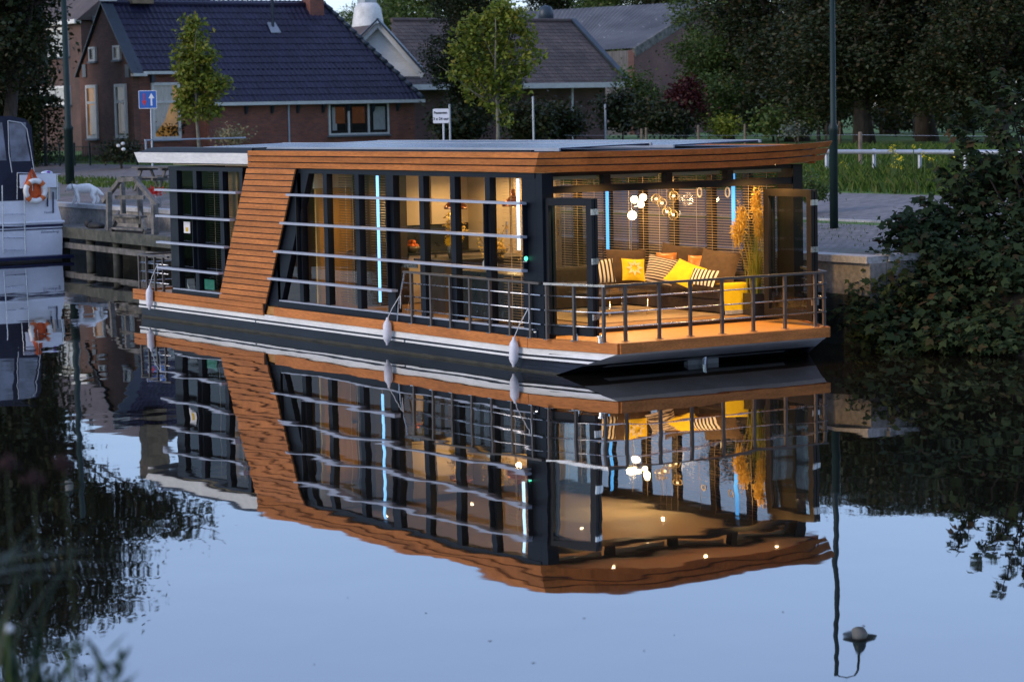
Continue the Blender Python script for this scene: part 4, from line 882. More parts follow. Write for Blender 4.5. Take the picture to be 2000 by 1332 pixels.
a0, a1, z0, z1 = wx(50, 140, 172, 205, pl); window(H2, 'x', a0, a1, z0, z1, pl - .02, mull=(a0 + (a1 - a0) * .33, a0 + (a1 - a0) * .66), curtain=[(.0, .9, z0, z1 - .05)], fr=.12)
xc = pl + 3; MB().box(pl + .5, pl + 1.9, yr - .6, yr - .21, zt + .0, zt + .25).build('dormer_trim', TRIMG, H2)

# ---- bungalow with white gable and brown tiles
BG = thing('bungalow', at(950, 265, 128), 'brick bungalow with brown tiled roof and white eaves in the middle distance', 'house')
yb = at(1100, 160, 128).y
p0 = ony(760, 172, yb); p1 = ony(1229, 164, yb); r0 = ony(765, 46, yb + 5.5); r1 = ony(1118, 40, yb + 5.5)
ze, zr = (p1.z + p0.z) / 2, (r0.z + r1.z) / 2
pbox('wall', BRICKB, BG, p0.x, p1.x - .9, yb + .9, yb + 8, 1.5, ze - .1)
B_ = MB().add([(p0.x, yb, ze), (p1.x, yb, ze), (r1.x, yb + 5.5, zr), (r0.x, yb + 5.5, zr)], [(0, 1, 2, 3)]); B_.add([(p1.x, yb, ze), (p1.x, yb + 11, ze), (r1.x, yb + 5.5, zr)], [(0, 1, 2)]); rb = B_.build('roof', TILEB, BG)
up2 = Vector((0, 5.5, zr - ze)).normalized(); sl2 = Vector((0, 5.5, zr - ze)).length; g = MB(); tb2 = MB().box(0, .31, 0, .40, .0, .035); M2 = roofrot((0, 0, 0), (1, 0, 0), up2); j = 0
while j * .35 < sl2 - .1:
    f = j * .35 / sl2; x = p0.x + .1 + (r0.x - p0.x) * f + (j % 2) * .16; xe = p1.x + (r1.x - p1.x) * f - .3
    while x < xe:
        Mi = Matrix.Translation((x, yb + up2.y * j * .35, ze + up2.z * j * .35 + .02)) @ M2 @ Matrix.Rotation(R_(-2.5), 4, 'X'); g.add([Mi @ Vector(v) for v in tb2.v], tb2.f); x += .325
    j += 1
g.build('tile_field', TILEB, rb, kind='stuff')
MB().bar((p1.x + .05, yb - .05, ze + .1), (r1.x + .05, yb + 5.5, zr + .12), .3, .12).build('verge_board', TRIMG, BG); MB().bar((p0.x, yb - .08, ze - .02), (p1.x + .1, yb - .08, ze - .02), .22, .26).build('gutter', TRIM, BG); MB().tube([(r0.x, yb + 5.5, zr + .05), (r1.x, yb + 5.5, zr + .05)], .13, 8).build('ridge_tile', TILEB, rb)
MB().box(p0.x, p1.x, yb + .04, yb + .9, ze - .14, ze - .10).build('soffit', TRIM, BG)
c = ony(1114, 190, yb + .5); MB().tube([(c.x, yb + .3, ze - .1), (c.x, yb + .4, 2)], .06, 8).build('porch_post', TRIM, BG)
# white gable wing of the same house
wg = thing('white_gable_house', at(740, 150, 118), 'house wing with white boarded gable and white bargeboards behind the farmhouse roof', 'house')
ap = at(738, 48, 118); er = at(826, 150, 118); el = at(640, 150, 118); dv = Vector((.15, .95, 0)) * 7; mid = Vector((ap.x, ap.y, ap.z))
MB().prism([el, er, ap], dv * .02).build('gable_board', WHITE, wg); MB().add([ap, er, er + dv, ap + dv, el, el + dv], [(0, 1, 2, 3), (0, 3, 5, 4)]).build('roof', TILEB, wg)
fwd = (CAM - ap).normalized()
for q in (er, el): MB().bar(ap + fwd * .35, q + fwd * .35, .22, .35, up=(fwd)).build('bargeboard', TRIM, wg); MB().bar(ap + fwd * .3 + Vector((0, 0, .25)), q + fwd * .3 + Vector((.12 if q is er else -.12, 0, .22)), .9, .08, up=(0, 0, 1)).build('verge_board', TRIMG, wg)
MB().box(min(el.x, er.x) + .3, max(el.x, er.x) - .3, min(el.y, er.y) + 1.2, max(el.y, er.y) + 3, 1.5, er.z).build('wall', BRICKB, wg)

# ---- barn with corrugated roof
BN = thing('barn', at(1250, 150, 158), 'long brick barn with lichen spotted corrugated grey roof', 'barn')
m, t, b, o = newmat('corrugated_sheet'); v, g0 = posvec(t); n1 = noise(t, v, .5, 5); n2 = noise(t, v, 2.2, 3, .7)
c = ramp(t, n1.outputs[0], [(.3, (.065, .065, .072)), (.7, (.13, .13, .135))]).outputs[0]; c = mixc(t, ramp(t, n2.outputs[0], [(.66, (0, 0, 0)), (.70, (.8, .8, .8))]).outputs[0], c, (.42, .41, .38)); t.links.new(c, b.inputs['Base Color']); b.inputs['Roughness'].default_value = .85; CORR = m
A0 = at(1000, 25, 165); A1 = at(1385, 3, 158); E0 = at(985, 110, 158); E1 = at(1238, 95, 150)
g = MB(); N = 90; pr = None
for i in range(N + 1):
    u = i / N; hgt = .05 * (i % 2); a = A0.lerp(A1, u) + Vector((0, 0, hgt)); e_ = E0.lerp(E1, u) + Vector((0, 0, hgt))
    if pr: g.quad(pr[1], e_, a, pr[0])
    pr = (a, e_)
g.build('roof_sheet', CORR, BN)
back = A1 + (A1 - E1); back.z = E1.z
MB().prism([Vector((E1.x, E1.y, 1.5)), Vector((back.x, back.y, 1.5)), Vector(back) - Vector((0, 0, .15)), Vector(A1) - Vector((0, 0, .15)), Vector(E1) - Vector((0, 0, .15))], (A0 - A1).normalized() * .4).build('gable_wall', BRICKR, BN)
MB().bar(E1 + Vector((0, 0, -.25)), A1 + Vector((0, 0, -.25)), .15, .55).build('verge_board', OLDW, BN)
dd = (E1 - E0); 
for i in range(60):
    if i % 2 == 0 or True:
        a = E0.lerp(E1, i / 60); MB().box(-.09, .09, -.02, .02, 0, 1).mesh if False else None
MB().prism([Vector((E0.x, E0.y, 1.5)), Vector((E1.x, E1.y, 1.5)), Vector((E1.x, E1.y, E1.z - .1)), Vector((E0.x, E0.y, E0.z - .1))], (0, .3, 0)).build('side_boarding', mat('grey_boards', (.13, .12, .115), .9, var=.5, vs=3, stretch=(6, 6, .3)), BN)
MB().lathe(at(1066, 28, 160), [(.5, -.6), (.5, .15), (.35, .45), (0.05, .55)], 12).build('roof_vent', TRIMG, BN, smooth=True)
# white tarpaulined mill stump
ms = thing('mill_stump', at(722, 60, 185), 'white wrapped cone shaped mill stump above the rooftops', 'mill')
c = at(719, 60, 185); MB().lathe((c.x, c.y, c.z - 7), [(2.2, 0), (1.35, 6.2), (1.0, 8.6), (.72, 9.0)], 12).build('tower_wrap', mat('tarpaulin', (.62, .60, .56), .6, var=.25, vs=1.2, fine=.2), ms, smooth=True)
MB().box(c.x - .5, c.x + .5, c.y - .5, c.y + .5, c.z + 2, c.z + 2.3).build('cap', LEADM, ms)

# ================================================================== STREET FURNITURE
def lamp_post(base, h, label, arm, r0=.105):
    r = thing('street_lamp', base, label, 'street lamp', 'green street lamps'); b_ = Vector(base)
    MB().lathe(b_, [(r0 * 1.15, -.1), (r0 * 1.15, 1.9), (r0 * 1.3, 1.92), (r0 * 1.3, 2.0), (r0 * .82, 2.08), (r0 * .62, h)], 14).build('post', GREENP, r, smooth=True)
    a = Vector(arm).normalized(); tp = b_ + Vector((0, 0, h - .08)); pts = [tp + Vector((0, 0, -.4)), tp, tp + a * .08 + Vector((0, 0, .12)), tp + a * .22 + Vector((0, 0, .18)), tp + a * .38 + Vector((0, 0, .10)), tp + a * .44 + Vector((0, 0, -.15)), tp + a * .46 + Vector((0, 0, -.45))]
    MB().tube(pts, .025, 8).build('arm', GREENP, r, smooth=True); e_ = pts[-1]
    MB().lathe(e_, [(.05, .05), (.09, 0), (.12, -.10), (.14, -.22), (.14, -.34), (.31, -.40), (.32, -.43), (.14, -.44)], 16).build('hood', GREENP, r, smooth=True); MB().ball(e_ + Vector((0, 0, -.46)), .15, 14, (1, 1, 1.1)).build('globe', mat('lamp_opal', (.5, .5, .5), .3), r, smooth=True)
b0 = og(1629, 447); lamp_post(b0, 5.85, 'dark green street lamp post right of the houseboat bow', RC @ Vector((1, 0, 0)), .072)
b0 = og(137, 360); lamp_post(b0, 8.2, 'dark green street lamp post in front of the farmhouse gable', RC @ Vector((-1, 0, 0)), .14)
VR = RC @ Vector((1, 0, 0)); VR.z = 0; VR.normalize(); VF = Vector((0, 0, 1)).cross(VR); VF = -VF   # camera right and towards the camera, level
VN = VR.cross(Vector((0, 0, 1))); UP = Vector((0, 0, 1))
def signboard(name, px, py, d, wd, ht, label, cat, tilt=0):
    c = at(px, py, d); nn = VR.cross(UP); nn.normalize()
    if nn.dot(CAM - c) < 0: nn = -nn
    M_ = facing(c, VR, UP, nn) @ Matrix.Rotation(R_(tilt), 4, 'Z'); return c, nn, M_, thing(name, (c.x, c.y, gz(c.x)), label, cat)
def rrect(wd, ht, r, z0, z1):
    P = []
    for cx_, cy_, a0 in ((wd / 2 - r, ht / 2 - r, 0), (-wd / 2 + r, ht / 2 - r, 90), (-wd / 2 + r, -ht / 2 + r, 180), (wd / 2 - r, -ht / 2 + r, 270)):
        for k in range(5): a = R_(a0 + k * 22.5); P.append((cx_ + r * math.cos(a), cy_ + r * math.sin(a), z0))
    return MB().prism(P, (0, 0, z1 - z0))
SW = mat('sign_white', (.72, .72, .74), .5, var=.04); SB = mat('sign_blue', (.02, .11, .42), .45, var=.1); SR = mat('sign_red', (.55, .03, .03), .45, var=.1); SK = mat('sign_black', (.015, .015, .02), .5)
c, nn, M_, s_ = signboard('mooring_sign', 861, 227, 60, .38, .34, 'white Passanten 3 x 24 uur mooring sign on a thin pole', 'sign')
link('board', rrect(.38, .345, .03, 0, .012).mesh('board', SW), s_, mw=M_)
link('lettering', textmesh('Passanten', .082, SK, .003), s_, mw=M_ @ Matrix.Translation((-.005, .075, .016))); link('lettering', textmesh('3 x 24 uur', .088, SK, .003), s_, mw=M_ @ Matrix.Translation((0, -.07, .016)))
MB().tube([(c.x + .04, c.y - .02, gz(c.x)), c + VR * .06 - nn * .03], .025, 8).build('pole', GALV, s_)
c, nn, M_, s_ = signboard('priority_sign', 288.5, 195, 86, .62, .62, 'square blue traffic sign with red and white arrows', 'traffic sign', 0)
link('border', rrect(.62, .62, .03, 0, .012).mesh('border', SW), s_, mw=M_); link('board', rrect(.58, .58, .02, .012, .016).mesh('board', SB), s_, mw=M_)
def arrow(x, up, wd, m, nm):
    s2 = 1 if up else -1; P = [(x - wd * .28, -.21 * s2), (x + wd * .28, -.21 * s2), (x + wd * .28, .04 * s2), (x + wd, .04 * s2), (x, .22 * s2), (x - wd, .04 * s2), (x - wd * .28, .04 * s2)]
    if not up: P = P[::-1]
    link(nm, MB().prism([(a, b_, .018) for a, b_ in P], (0, 0, .004)).mesh(nm, m), s_, mw=M_)
arrow(-.12, False, .085, SR, 'red_arrow'); arrow(.13, True, .10, SW, 'white_arrow')
MB().tube([(c.x + .1, c.y, gz(c.x)), c + VR * .1 - nn * .05], .035, 8).build('pole', GALV, s_)
for px, y0_, y1_, d, lb in ((878, 205, 275, 100, 'thin grey pole right of the mooring sign'), (1041, 190, 275, 100, 'thin grey pole right of the young street tree'), (1182, 205, 270, 104, 'thin grey pole below the bungalow eaves')):
    a = at(px, y0_, d); p = thing('garden_pole', (a.x, a.y, gz(a.x)), lb, 'pole', 'thin poles in the gardens'); MB().tube([(a.x, a.y, gz(a.x)), a], .045, 8).build('shaft', GALV, p); MB().ball(a, .05, 8, (1, 1, .5)).build('cap', GALV, p)
# white tubular railing by the meadow
rl = thing('tube_railing', og(1616, 345), 'pale grey tubular railing along the meadow edge', 'railing')
a = og(1560, 346); e_ = og(2060, 346); top = [Vector((p.x, p.y, p.z + .62)) for p in (a, e_)]; ph = lambda p: p
zt = at(1700, 297, (og(1705, 345) - CAM).dot(-(RC @ Vector((0, 0, 1))))).z; 
A_ = Vector((20.3, 19.5, zt)); E_ = Vector((20.9, 6.0, zt)); MB().tube([A_, E_], .06, 10).build('top_tube', GALV, rl, smooth=True); MB().tube([A_ - UP * .0 + Vector((0, 0, 0)), A_ + Vector((-1.2, 1.6, -.9))], .045, 10).build('end_tube', GALV, rl, smooth=True)
for px in (1617, 1705, 1790, 1875, 1960, 2045):
    yv = (A_.y + (E_.y - A_.y) * 0); q = onx(px, 320, 20.5); MB().tube([(20.4 + (19.5 - q.y) * .044, q.y, gz(20.5) - .1), (20.4 + (19.5 - q.y) * .044, q.y, zt)], .052, 8).build('post', GALV, rl); MB().ball((20.4 + (19.5 - q.y) * .044, q.y, zt), .08, 10).build('joint', GALV, rl, smooth=True)
# meadow fence posts and wires
ft = []
def fpost(px, ytop, ybase, d, w_, label, grp='timber posts of the meadow fence'):
    a = at(px, ytop, d); z0 = gz(a.x); h = a.z - z0; wd = w_ * d / FOC
    o = thing('fence_post', (a.x, a.y, z0), label, 'fence post', grp); MB().lathe((a.x, a.y, z0), [(wd * .5, 0), (wd * .5, h - .03), (wd * .42, h)], 8).build('stake', POSTW, o); return a
near = fpost(1680, 258, 345, 66, 8, 'weathered round fence post just behind the tube railing', None)
for px, yt, d, lb in ((1253, 252, 100, 'short paired fence post, left one, above the roof middle'), (1262, 250, 100, 'short paired fence post, right one, above the roof middle'), (1364, 245, 100, 'fence post left of the yellow green shrub'), (1455, 243, 100, 'fence post just right of the yellow green shrub'), (1558, 240, 100, 'fence post beside the pale flowering plant'), (1579, 224, 108, 'taller thin fence post above the roof right end'), (1597, 232, 104, 'thick fence post left of the right street lamp'), (1613, 228, 108, 'slim fence post touching the right street lamp'), (1640, 236, 100, 'braced fence corner post right of the street lamp'), (1703, 226, 112, 'thin far fence post in front of the dark trees'), (1785, 224, 112, 'far fence post beside the leaning tree trunk')):
    ft.append(fpost(px, yt, 275, d, 5, lb))
c = at(1640, 236, 100); MB().bar(c - UP * .1, at(1632, 262, 100), .08, .08).build('brace', POSTW, bpy.data.objects['fence_post.009'] if 'fence_post.009' in bpy.data.objects else None)
fw = thing('fence_wire', near, 'thin wires strung between the meadow fence posts', 'fence wire')
for dz in (.08, .55, 1.0): MB().tube([at(1100, 262, 102) - UP * dz * .8, at(1560, 262, 100) - UP * dz * .8, Vector(near) - UP * dz, at(2100, 262, 60) - UP * dz], .004, 4).build('wire', GALV, fw)
# low iron fence before the farmhouse garden
ifn = thing('iron_fence', og(170, 325), 'low dark green iron garden fence before the hedge', 'fence')
a = og(60, 326); e_ = og(300, 322)
for u in lin(0, 1, 9): p = a.lerp(e_, u); MB().bar((p.x, p.y, gz(p.x)), (p.x, p.y, gz(p.x) + .95), .06, .06).build('post', GREENP, ifn)
for u in lin(0.005, .995, 70): p = a.lerp(e_, u); MB().bar((p.x, p.y, gz(p.x) + .1), (p.x, p.y, gz(p.x) + .8), .015, .015).build('railing_bar', GREENP, ifn)
for dz in (.15, .78): MB().bar(a + UP * dz, e_ + UP * dz, .03, .03).build('rail', GREENP, ifn)
# picnic table on the quay
pt = thing('picnic_table', og(305, 372), 'grey timber picnic table half hidden by the houseboat stern', 'picnic table'); c = og(312, 372)
T_ = Matrix.Translation(c) @ Matrix.Rotation(R_(15), 4, 'Z')
def tb_(name, *a): link(name, MB().box(*a).mesh(name, OLDW), pt, mw=T_)
for i in range(4): tb_('table_plank', -.40 + i * .2, -.21 + i * .2, -.9, .9, .72, .76)
for x in (-.82, .62): tb_('seat_plank', x, x + .2, -.9, .9, .42, .46)
for y in (-.6, .6): tb_('crossbeam', -.8, .8, y - .04, y + .04, .33, .41); tb_('crossbeam', -.42, .42, y - .04, y + .04, .64, .715); link('leg', MB().bar((-.5, y + .05, 0), (-.18, y + .05, .7), .09, .05).mesh('leg', OLDW), pt, mw=T_); link('leg', MB().bar((.5, y + .05, 0), (.18, y + .05, .7), .09, .05).mesh('leg', OLDW), pt, mw=T_)
# wooden steps from the landing stage up to the quay
YS0 = 30.2
def sq(px, py, x): p = onx(px, py, x); return p
ws = thing('wooden_steps', (6.9, YS0, .95), 'weathered wooden steps with handrail between landing stage and quay', 'steps')
xw = 6.75
def P3(px, py, x=xw): return onx(px, py, x)
for a, b_, w_ in (((213, 375), (213, 450), .13), ((302, 400), (303, 458), .15)): MB().bar(P3(*a), P3(*b_), w_, w_).build('handrail_post', OLDW, ws)
for a, b_, w_ in (((238, 345), (241, 418), .12), ((271, 345), (276, 450), .12)): MB().bar(P3(*a, xw + .9), P3(*b_, xw + .9), w_, w_).build('handrail_post', OLDW, ws)
for a, b_ in (((202, 394), (233, 354)), ((233, 352), (264, 350)), ((264, 350), (308, 402))): MB().bar(P3(*a, xw + .3), P3(*b_, xw + .3), .10, .12).build('handrail', OLDW, ws)
MB().bar(P3(226, 386, xw + .5), P3(282, 386, xw + .5), .06, .11).build('cross_board', OLDW, ws)
MB().bar(P3(216, 455), P3(232, 418, xw + .9), .06, .22).build('stringer', OLDW, ws); MB().bar(P3(285, 458), P3(272, 418, xw + .9), .06, .26).build('stringer', OLDW, ws)
MB().bar(P3(222, 421, xw + .5), P3(276, 424, xw + .5), .34, .05).build('tread', OLDW, ws); MB().bar(P3(224, 428, xw + .45), P3(276, 430, xw + .45), .05, .22).build('riser', OLDW, ws); MB().bar(P3(216, 445, xw + .2), P3(290, 449, xw + .2), .34, .05).build('tread', OLDW, ws)
fp_ = thing('flower_pot', onx(304, 395, 8.6), 'grey pot of red flowers beside the wooden steps', 'flower pot'); c = onx(304, 392, 8.6)
MB().lathe((c.x, c.y, 1.5), [(.14, 0), (.18, .32), (.2, .34), (.16, .33)], 12).build('pot', COPING, fp_, smooth=True); link('blossom', leafmesh('blossom', np.array([(c.x, c.y, 1.98)]) + np.random.default_rng(2).normal(size=(120, 3)) * np.array([.13, .13, .06]), .09, leafmat('red_petal', [(.5, .01, .01), (.65, .03, .02)]), np.random.default_rng(3)), fp_, kind='stuff')
bb = thing('black_bag', onx(185, 442, 7.4), 'crumpled black bag lying on the landing stage', 'bag'); c = onx(188, 442, 7.3); MB().ball((c.x, c.y, 1.02), .16, 12, (1.3, 2.6, .8)).ball((c.x - .05, c.y + .42, 1.08), .13, 10, (1, 1, 1)).build('bag_body', mat('bag_black', (.012, .012, .012), .7, bmp=.6, bs=14), bb, smooth=True)

# ================================================================== WHITE DOG
def skin(name, verts, edges, radii, m, parent=None, root=0, sub=2, **k):
    me = bpy.data.meshes.new(name); me.from_pydata(verts, edges, []); me.materials.append(m); o = link(name, me, parent, **k)
    md = o.modifiers.new('skin', 'SKIN'); md.use_smooth_shade = True; md.branch_smoothing = .6; sv = me.skin_vertices[0].data
    for i, r in enumerate(radii): sv[i].radius = r if isinstance(r, tuple) else (r, r)
    for i in range(len(verts)): sv[i].use_root = i == root
    o.modifiers.new('sub', 'SUBSURF').levels = sub; o.modifiers['sub'].render_levels = sub; return o
DOGM = mat('dog_fur', (.86, .82, .77), .9, var=.1, vs=8, bmp=.4, bs=60)
dc = onx(166, 403, 8.55); dc.z = 1.515
u = -VR                                                            # the dog faces left
def dp(f, s, z): p = dc + u * f + VR.cross(UP) * s; return (p.x, p.y, dc.z + z)
dv_ = [dp(0, 0, .46), dp(.20, 0, .46), dp(-.18, 0, .48), dp(-.30, 0, .47), dp(.30, 0, .51), dp(.39, 0, .53), dp(.45, 0, .50), dp(.53, 0, .42),      # trunk, neck, head, muzzle
       dp(-.39, 0, .44), dp(-.46, 0, .34), dp(-.57, 0, .25),                                                                                        # tail
       dp(.20, .09, .30), dp(.18, .10, .16), dp(.17, .10, .04), dp(.21, .10, .02), dp(.24, -.09, .30), dp(.30, -.10, .17), dp(.35, -.10, .05), dp(.40, -.10, .02),
       dp(-.27, .09, .34), dp(-.24, .10, .26), dp(-.32, .10, .15), dp(-.28, .10, .03), dp(-.24, .10, .02), dp(-.29, -.09, .34), dp(-.30, -.10, .26), dp(-.39, -.10, .15), dp(-.36, -.10, .03), dp(-.32, -.10, .02)]
de_ = [(0, 1), (0, 2), (2, 3), (1, 4), (4, 5), (5, 6), (6, 7), (3, 8), (8, 9), (9, 10), (1, 11), (11, 12), (12, 13), (13, 14), (1, 15), (15, 16), (16, 17), (17, 18), (3, 19), (19, 20), (20, 21), (21, 22), (22, 23), (3, 24), (24, 25), (25, 26), (26, 27), (27, 28)]
dr_ = [.15, .165, .15, .14, .12, .10, .095, .045, .05, .06, .03, .065, .048, .042, .04, .065, .048, .042, .04, .09, .07, .045, .04, .038, .09, .07, .045, .04, .038]
dog = thing('dog', dc, 'white long haired dog walking left along the quay edge', 'dog')
skin('body', dv_, de_, [r * 1.13 for r in dr_], DOGM, dog)
for s2 in (.06, -.06): MB().ball(dp(.42, s2 * 1.35, .50), .045, 8, (.6, .6, 1.2)).build('ear', DOGM, dog, smooth=True)
MB().tube([Vector(dp(.335 + .03 * math.sin(a), .115 * math.cos(a), .52 + .115 * math.sin(a))) for a in lin(0, 6.283, 14)], .012, 5).build('collar', SK, dog)
MB().ball(dp(.565, 0, .40), .018, 6).build('nose', SK, dog)

# ================================================================== MOTORBOAT
YT = 36.5
MBT = thing('motorboat', (5, YT, 0), 'white motor cruiser with dark blue canopy moored at the left edge', 'motorboat')
GEL = mat('gelcoat', (.70, .70, .74), .25, var=.05); CANV = mat('canvas_navy', (.010, .012, .030), .8, var=.3, vs=6); STRN = mat('stripe_navy', (.010, .014, .05), .35)
def TX(px, py): p = ony(px, py, YT); return p.x, p.z
xr = TX(123, 480)[0]; xl = xr - 3.3; zk = TX(125, 433)[1]; zd = TX(120, 390)[1]; zb = TX(120, 497)[1]
lx, lz = TX(48, 445)
MB().prism([(xl + .1, YT, zb - .5), (xr - .06, YT, zb - .5), (xr + .02, YT, zk), (xl - .02, YT, zk)], (0, 9, 0)).build('hull', GEL, MBT)
MB().prism([(xl, YT + .02, zk + .03), (xr, YT + .02, zk + .03), (xr - .14, YT + .02, zd), (xl + .14, YT + .02, zd)], (0, 8.5, 0)).build('topsides', GEL, MBT)
MB().tube([(xl - .03, YT - .02, zk + .01), (xr + .04, YT - .02, zk + .01), (xr + .04, YT + 9, zk + .01)], .035, 8).build('rubbing_strake', GEL, MBT)
for zz_, hh in ((zk - .13, .075), (zk - .205, .035)): pbox('stripe', STRN, MBT, xl - .01, xr + .006, YT - .012, YT - .002, zz_, zz_ + hh); pbox('stripe', STRN, MBT, xr - .02, xr + .018, YT - .012, YT + 9, zz_, zz_ + hh)
pbox('swim_platform', STRN, MBT, xl + .1, xr + .12, YT - .5, YT - .004, zb - .09, zb)
zc0 = TX(60, 390)[1]; zc1 = TX(40, 228)[1]; xc1 = TX(82, 340)[0]; xt = TX(73, 240)[0]; xm = TX(27, 300)[0]
MB().prism([(xl + .3, YT + .45, zd), (xc1, YT + .45, zd), (xc1 - .05, YT + .45, zd + 1.2), (xt, YT + .45, zc1 - .3), (xt - .18, YT + .45, zc1 - .08), (xt - .6, YT + .45, zc1 + .02), (xl + 1.0, YT + .45, zc1 + .02), (xl + .5, YT + .45, zc1 - .4)], (0, 3.2, 0)).build('canopy', CANV, MBT)
VIN = mat('vinyl_window', (.16, .17, .22), .12, var=.5, vs=2.5); a = TX(30, 240); c = TX(71, 315); d2 = TX(62, 243)
MB().prism([(a[0], YT + .44, c[1]), (c[0], YT + .44, c[1]), (c[0] - .12, YT + .44, c[1] + .7), (d2[0], YT + .44, a[1]), (a[0] - .03, YT + .44, a[1])], (0, .005, 0)).build('canopy_window', VIN, MBT)
a = TX(-14, 240); c = TX(22, 314); MB().prism([(a[0], YT + .44, c[1]), (c[0] + .03, YT + .44, c[1]), (c[0] - .06, YT + .44, a[1]), (a[0], YT + .44, a[1])], (0, .005, 0)).build('canopy_window', VIN, MBT)
for p in ([(26, 236), (28, 300), (34, 338)], [(26, 236), (52, 240), (63, 252), (70, 290), (78, 338)]): MB().tube([Vector((TX(*q)[0], YT + .42, TX(*q)[1])) for q in p], .013, 5).build('piping', mat('piping_white', (.55, .55, .55), .6), MBT)
a = TX(38, 342); c = TX(110, 366); pbox('rail_dodger', GEL, MBT, a[0], c[0], YT - .02, YT + .0, c[1], a[1])
for p in ([(34, 390), (34, 338), (118, 341)], [(112, 341), (113, 392)], [(115, 366), (37, 366)]): MB().tube([Vector((TX(*q)[0], YT + .02, TX(*q)[1])) for q in p], .018, 6).build('guard_rail', STEEL, MBT)
for px in (3, 46): MB().tube([Vector((TX(px, 380)[0], YT - .06, TX(px, 362)[1])), Vector((TX(px, 440)[0], YT - .10, TX(px, 440)[1])), Vector((TX(px, 498)[0], YT - .14, TX(px, 497)[1]))], .018, 6).build('ladder_rail', STEEL, MBT)
for py in (418, 442, 464, 488): MB().tube([Vector((TX(3, py)[0], YT - .11, TX(3, py)[1])), Vector((TX(46, py)[0], YT - .11, TX(46, py)[1]))], .016, 6).build('ladder_step', STEEL, MBT)
for px, p0_, p1_ in ((92, 375, 404), (103, 375, 416)): MB().tube([Vector((TX(px, p0_)[0], YT - .03, TX(px, p0_)[1])), Vector((TX(px, p1_)[0], YT - .03, TX(px, p1_)[1]))], .025, 6).build('mooring_strap', STRN, MBT)
pbox('outboard_bracket', HULLG, MBT, TX(100, 380)[0], TX(118, 380)[0], YT + .05, YT + .3, zd, zd + .5)
c = TX(97, 453); link('lettering', textmesh('Echtenerbrug', .10, mat('boat_letter', (.06, .06, .12), .5), .001, .25), MBT, mw=facing(Vector((c[0], YT - .004, c[1])), Vector((1, 0, 0)), UP, Vector((0, -1, 0))))
c = TX(95, 415); link('lettering', textmesh('Favorit', .10, mat('boat_letter', (.06, .06, .12), .5), .0, .2), MBT, mw=facing(Vector((c[0], YT + .012, c[1])), Vector((1, 0, 0)), UP, Vector((0, -1, 0))))
lr = TX(66, 373); LR = thing('life_ring', (lr[0], YT - .12, lr[1]), 'white life ring with orange bands on the motorboat stern', 'life ring')
for k in range(8):
    w0, w1 = (k // 2) * 90 + (45 - 11 if k % 2 == 0 else 45 + 11), (k // 2) * 90 + (45 + 11 if k % 2 == 0 else 135 - 11)
    MB().tube([(lr[0] + .29 * math.cos(R_(a)), YT - .12, lr[1] + .29 * math.sin(R_(a))) for a in lin(w0, w1, 10)], .078 if k % 2 else .082, 10).build('ring_segment' if k % 2 else 'orange_band', mat('ring_white', (.72, .70, .66), .5) if k % 2 else mat('ring_orange', (.55, .12, .02), .6), LR, smooth=True)
MB().tube([(lr[0] + .37 * math.cos(R_(a)), YT - .14, lr[1] - .06 + .37 * math.sin(R_(a))) for a in lin(190, 350, 14)], .008, 5).build('grab_line', ROPE, LR)
fl_ = thing('furled_flag', (lr[0] - .05, YT - .06, lr[1] + .3), 'orange furled flag hanging behind the life ring', 'flag')
g = MB(); 
for j in range(9):
    zf = lr[1] + .62 - j * .11; wf = .04 + .055 * min(j, 4)
    for i in range(7): g.v.append((lr[0] - .05 + (i / 6 - .5) * 2 * wf, YT - .05 + .04 * math.sin(i * 2.1 + j * .5), zf))
for j in range(8):
    for i in range(6): a = j * 7 + i; g.f.append((a, a + 1, a + 8, a + 7))
g.build('cloth', mat('flag_orange', (.60, .09, .015), .8, var=.3, vs=5), fl_, smooth=True); MB().tube([(lr[0] - .05, YT - .04, lr[1] + .0), (lr[0] - .05, YT - .04, lr[1] + .66)], .012, 6).build('flagstaff', STEEL, fl_)
c = TX(94, 337); tw = thing('folded_towel', (c[0], YT + .1, c[1]), 'pale towel with purple pattern folded on the motorboat rail', 'towel'); MB().ball((c[0], YT + .1, c[1] - .03), .16, 12, (1.2, .6, .5)).build('cloth', mat('towel_cloth', (.55, .60, .68), .9, var=.3, vs=10), tw, smooth=True); MB().ball((c[0] + .02, YT + .03, c[1] + .0), .05, 8, (1.4, .6, .8)).build('pattern_patch', mat('towel_purple', (.2, .06, .35), .9), tw, smooth=True)

# ================================================================== VEGETATION
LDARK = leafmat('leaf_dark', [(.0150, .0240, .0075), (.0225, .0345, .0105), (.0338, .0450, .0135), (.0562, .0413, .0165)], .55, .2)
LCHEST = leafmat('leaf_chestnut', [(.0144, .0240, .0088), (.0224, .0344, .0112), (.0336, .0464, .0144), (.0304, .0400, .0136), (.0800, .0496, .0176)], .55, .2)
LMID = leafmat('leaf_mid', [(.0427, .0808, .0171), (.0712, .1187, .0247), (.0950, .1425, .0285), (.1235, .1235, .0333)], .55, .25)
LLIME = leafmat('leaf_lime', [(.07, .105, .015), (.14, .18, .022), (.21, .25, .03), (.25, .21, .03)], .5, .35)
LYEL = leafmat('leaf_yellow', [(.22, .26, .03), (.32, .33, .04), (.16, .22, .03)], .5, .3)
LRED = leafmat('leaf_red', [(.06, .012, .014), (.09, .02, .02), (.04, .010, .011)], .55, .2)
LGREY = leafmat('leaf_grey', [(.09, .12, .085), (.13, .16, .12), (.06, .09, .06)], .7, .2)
LBUSH = leafmat('leaf_bush', [(.010, .019, .007), (.016, .029, .010), (.025, .040, .013), (.020, .034, .012), (.042, .060, .022), (.022, .037, .012), (.055, .030, .014)], .8, .10, .12)
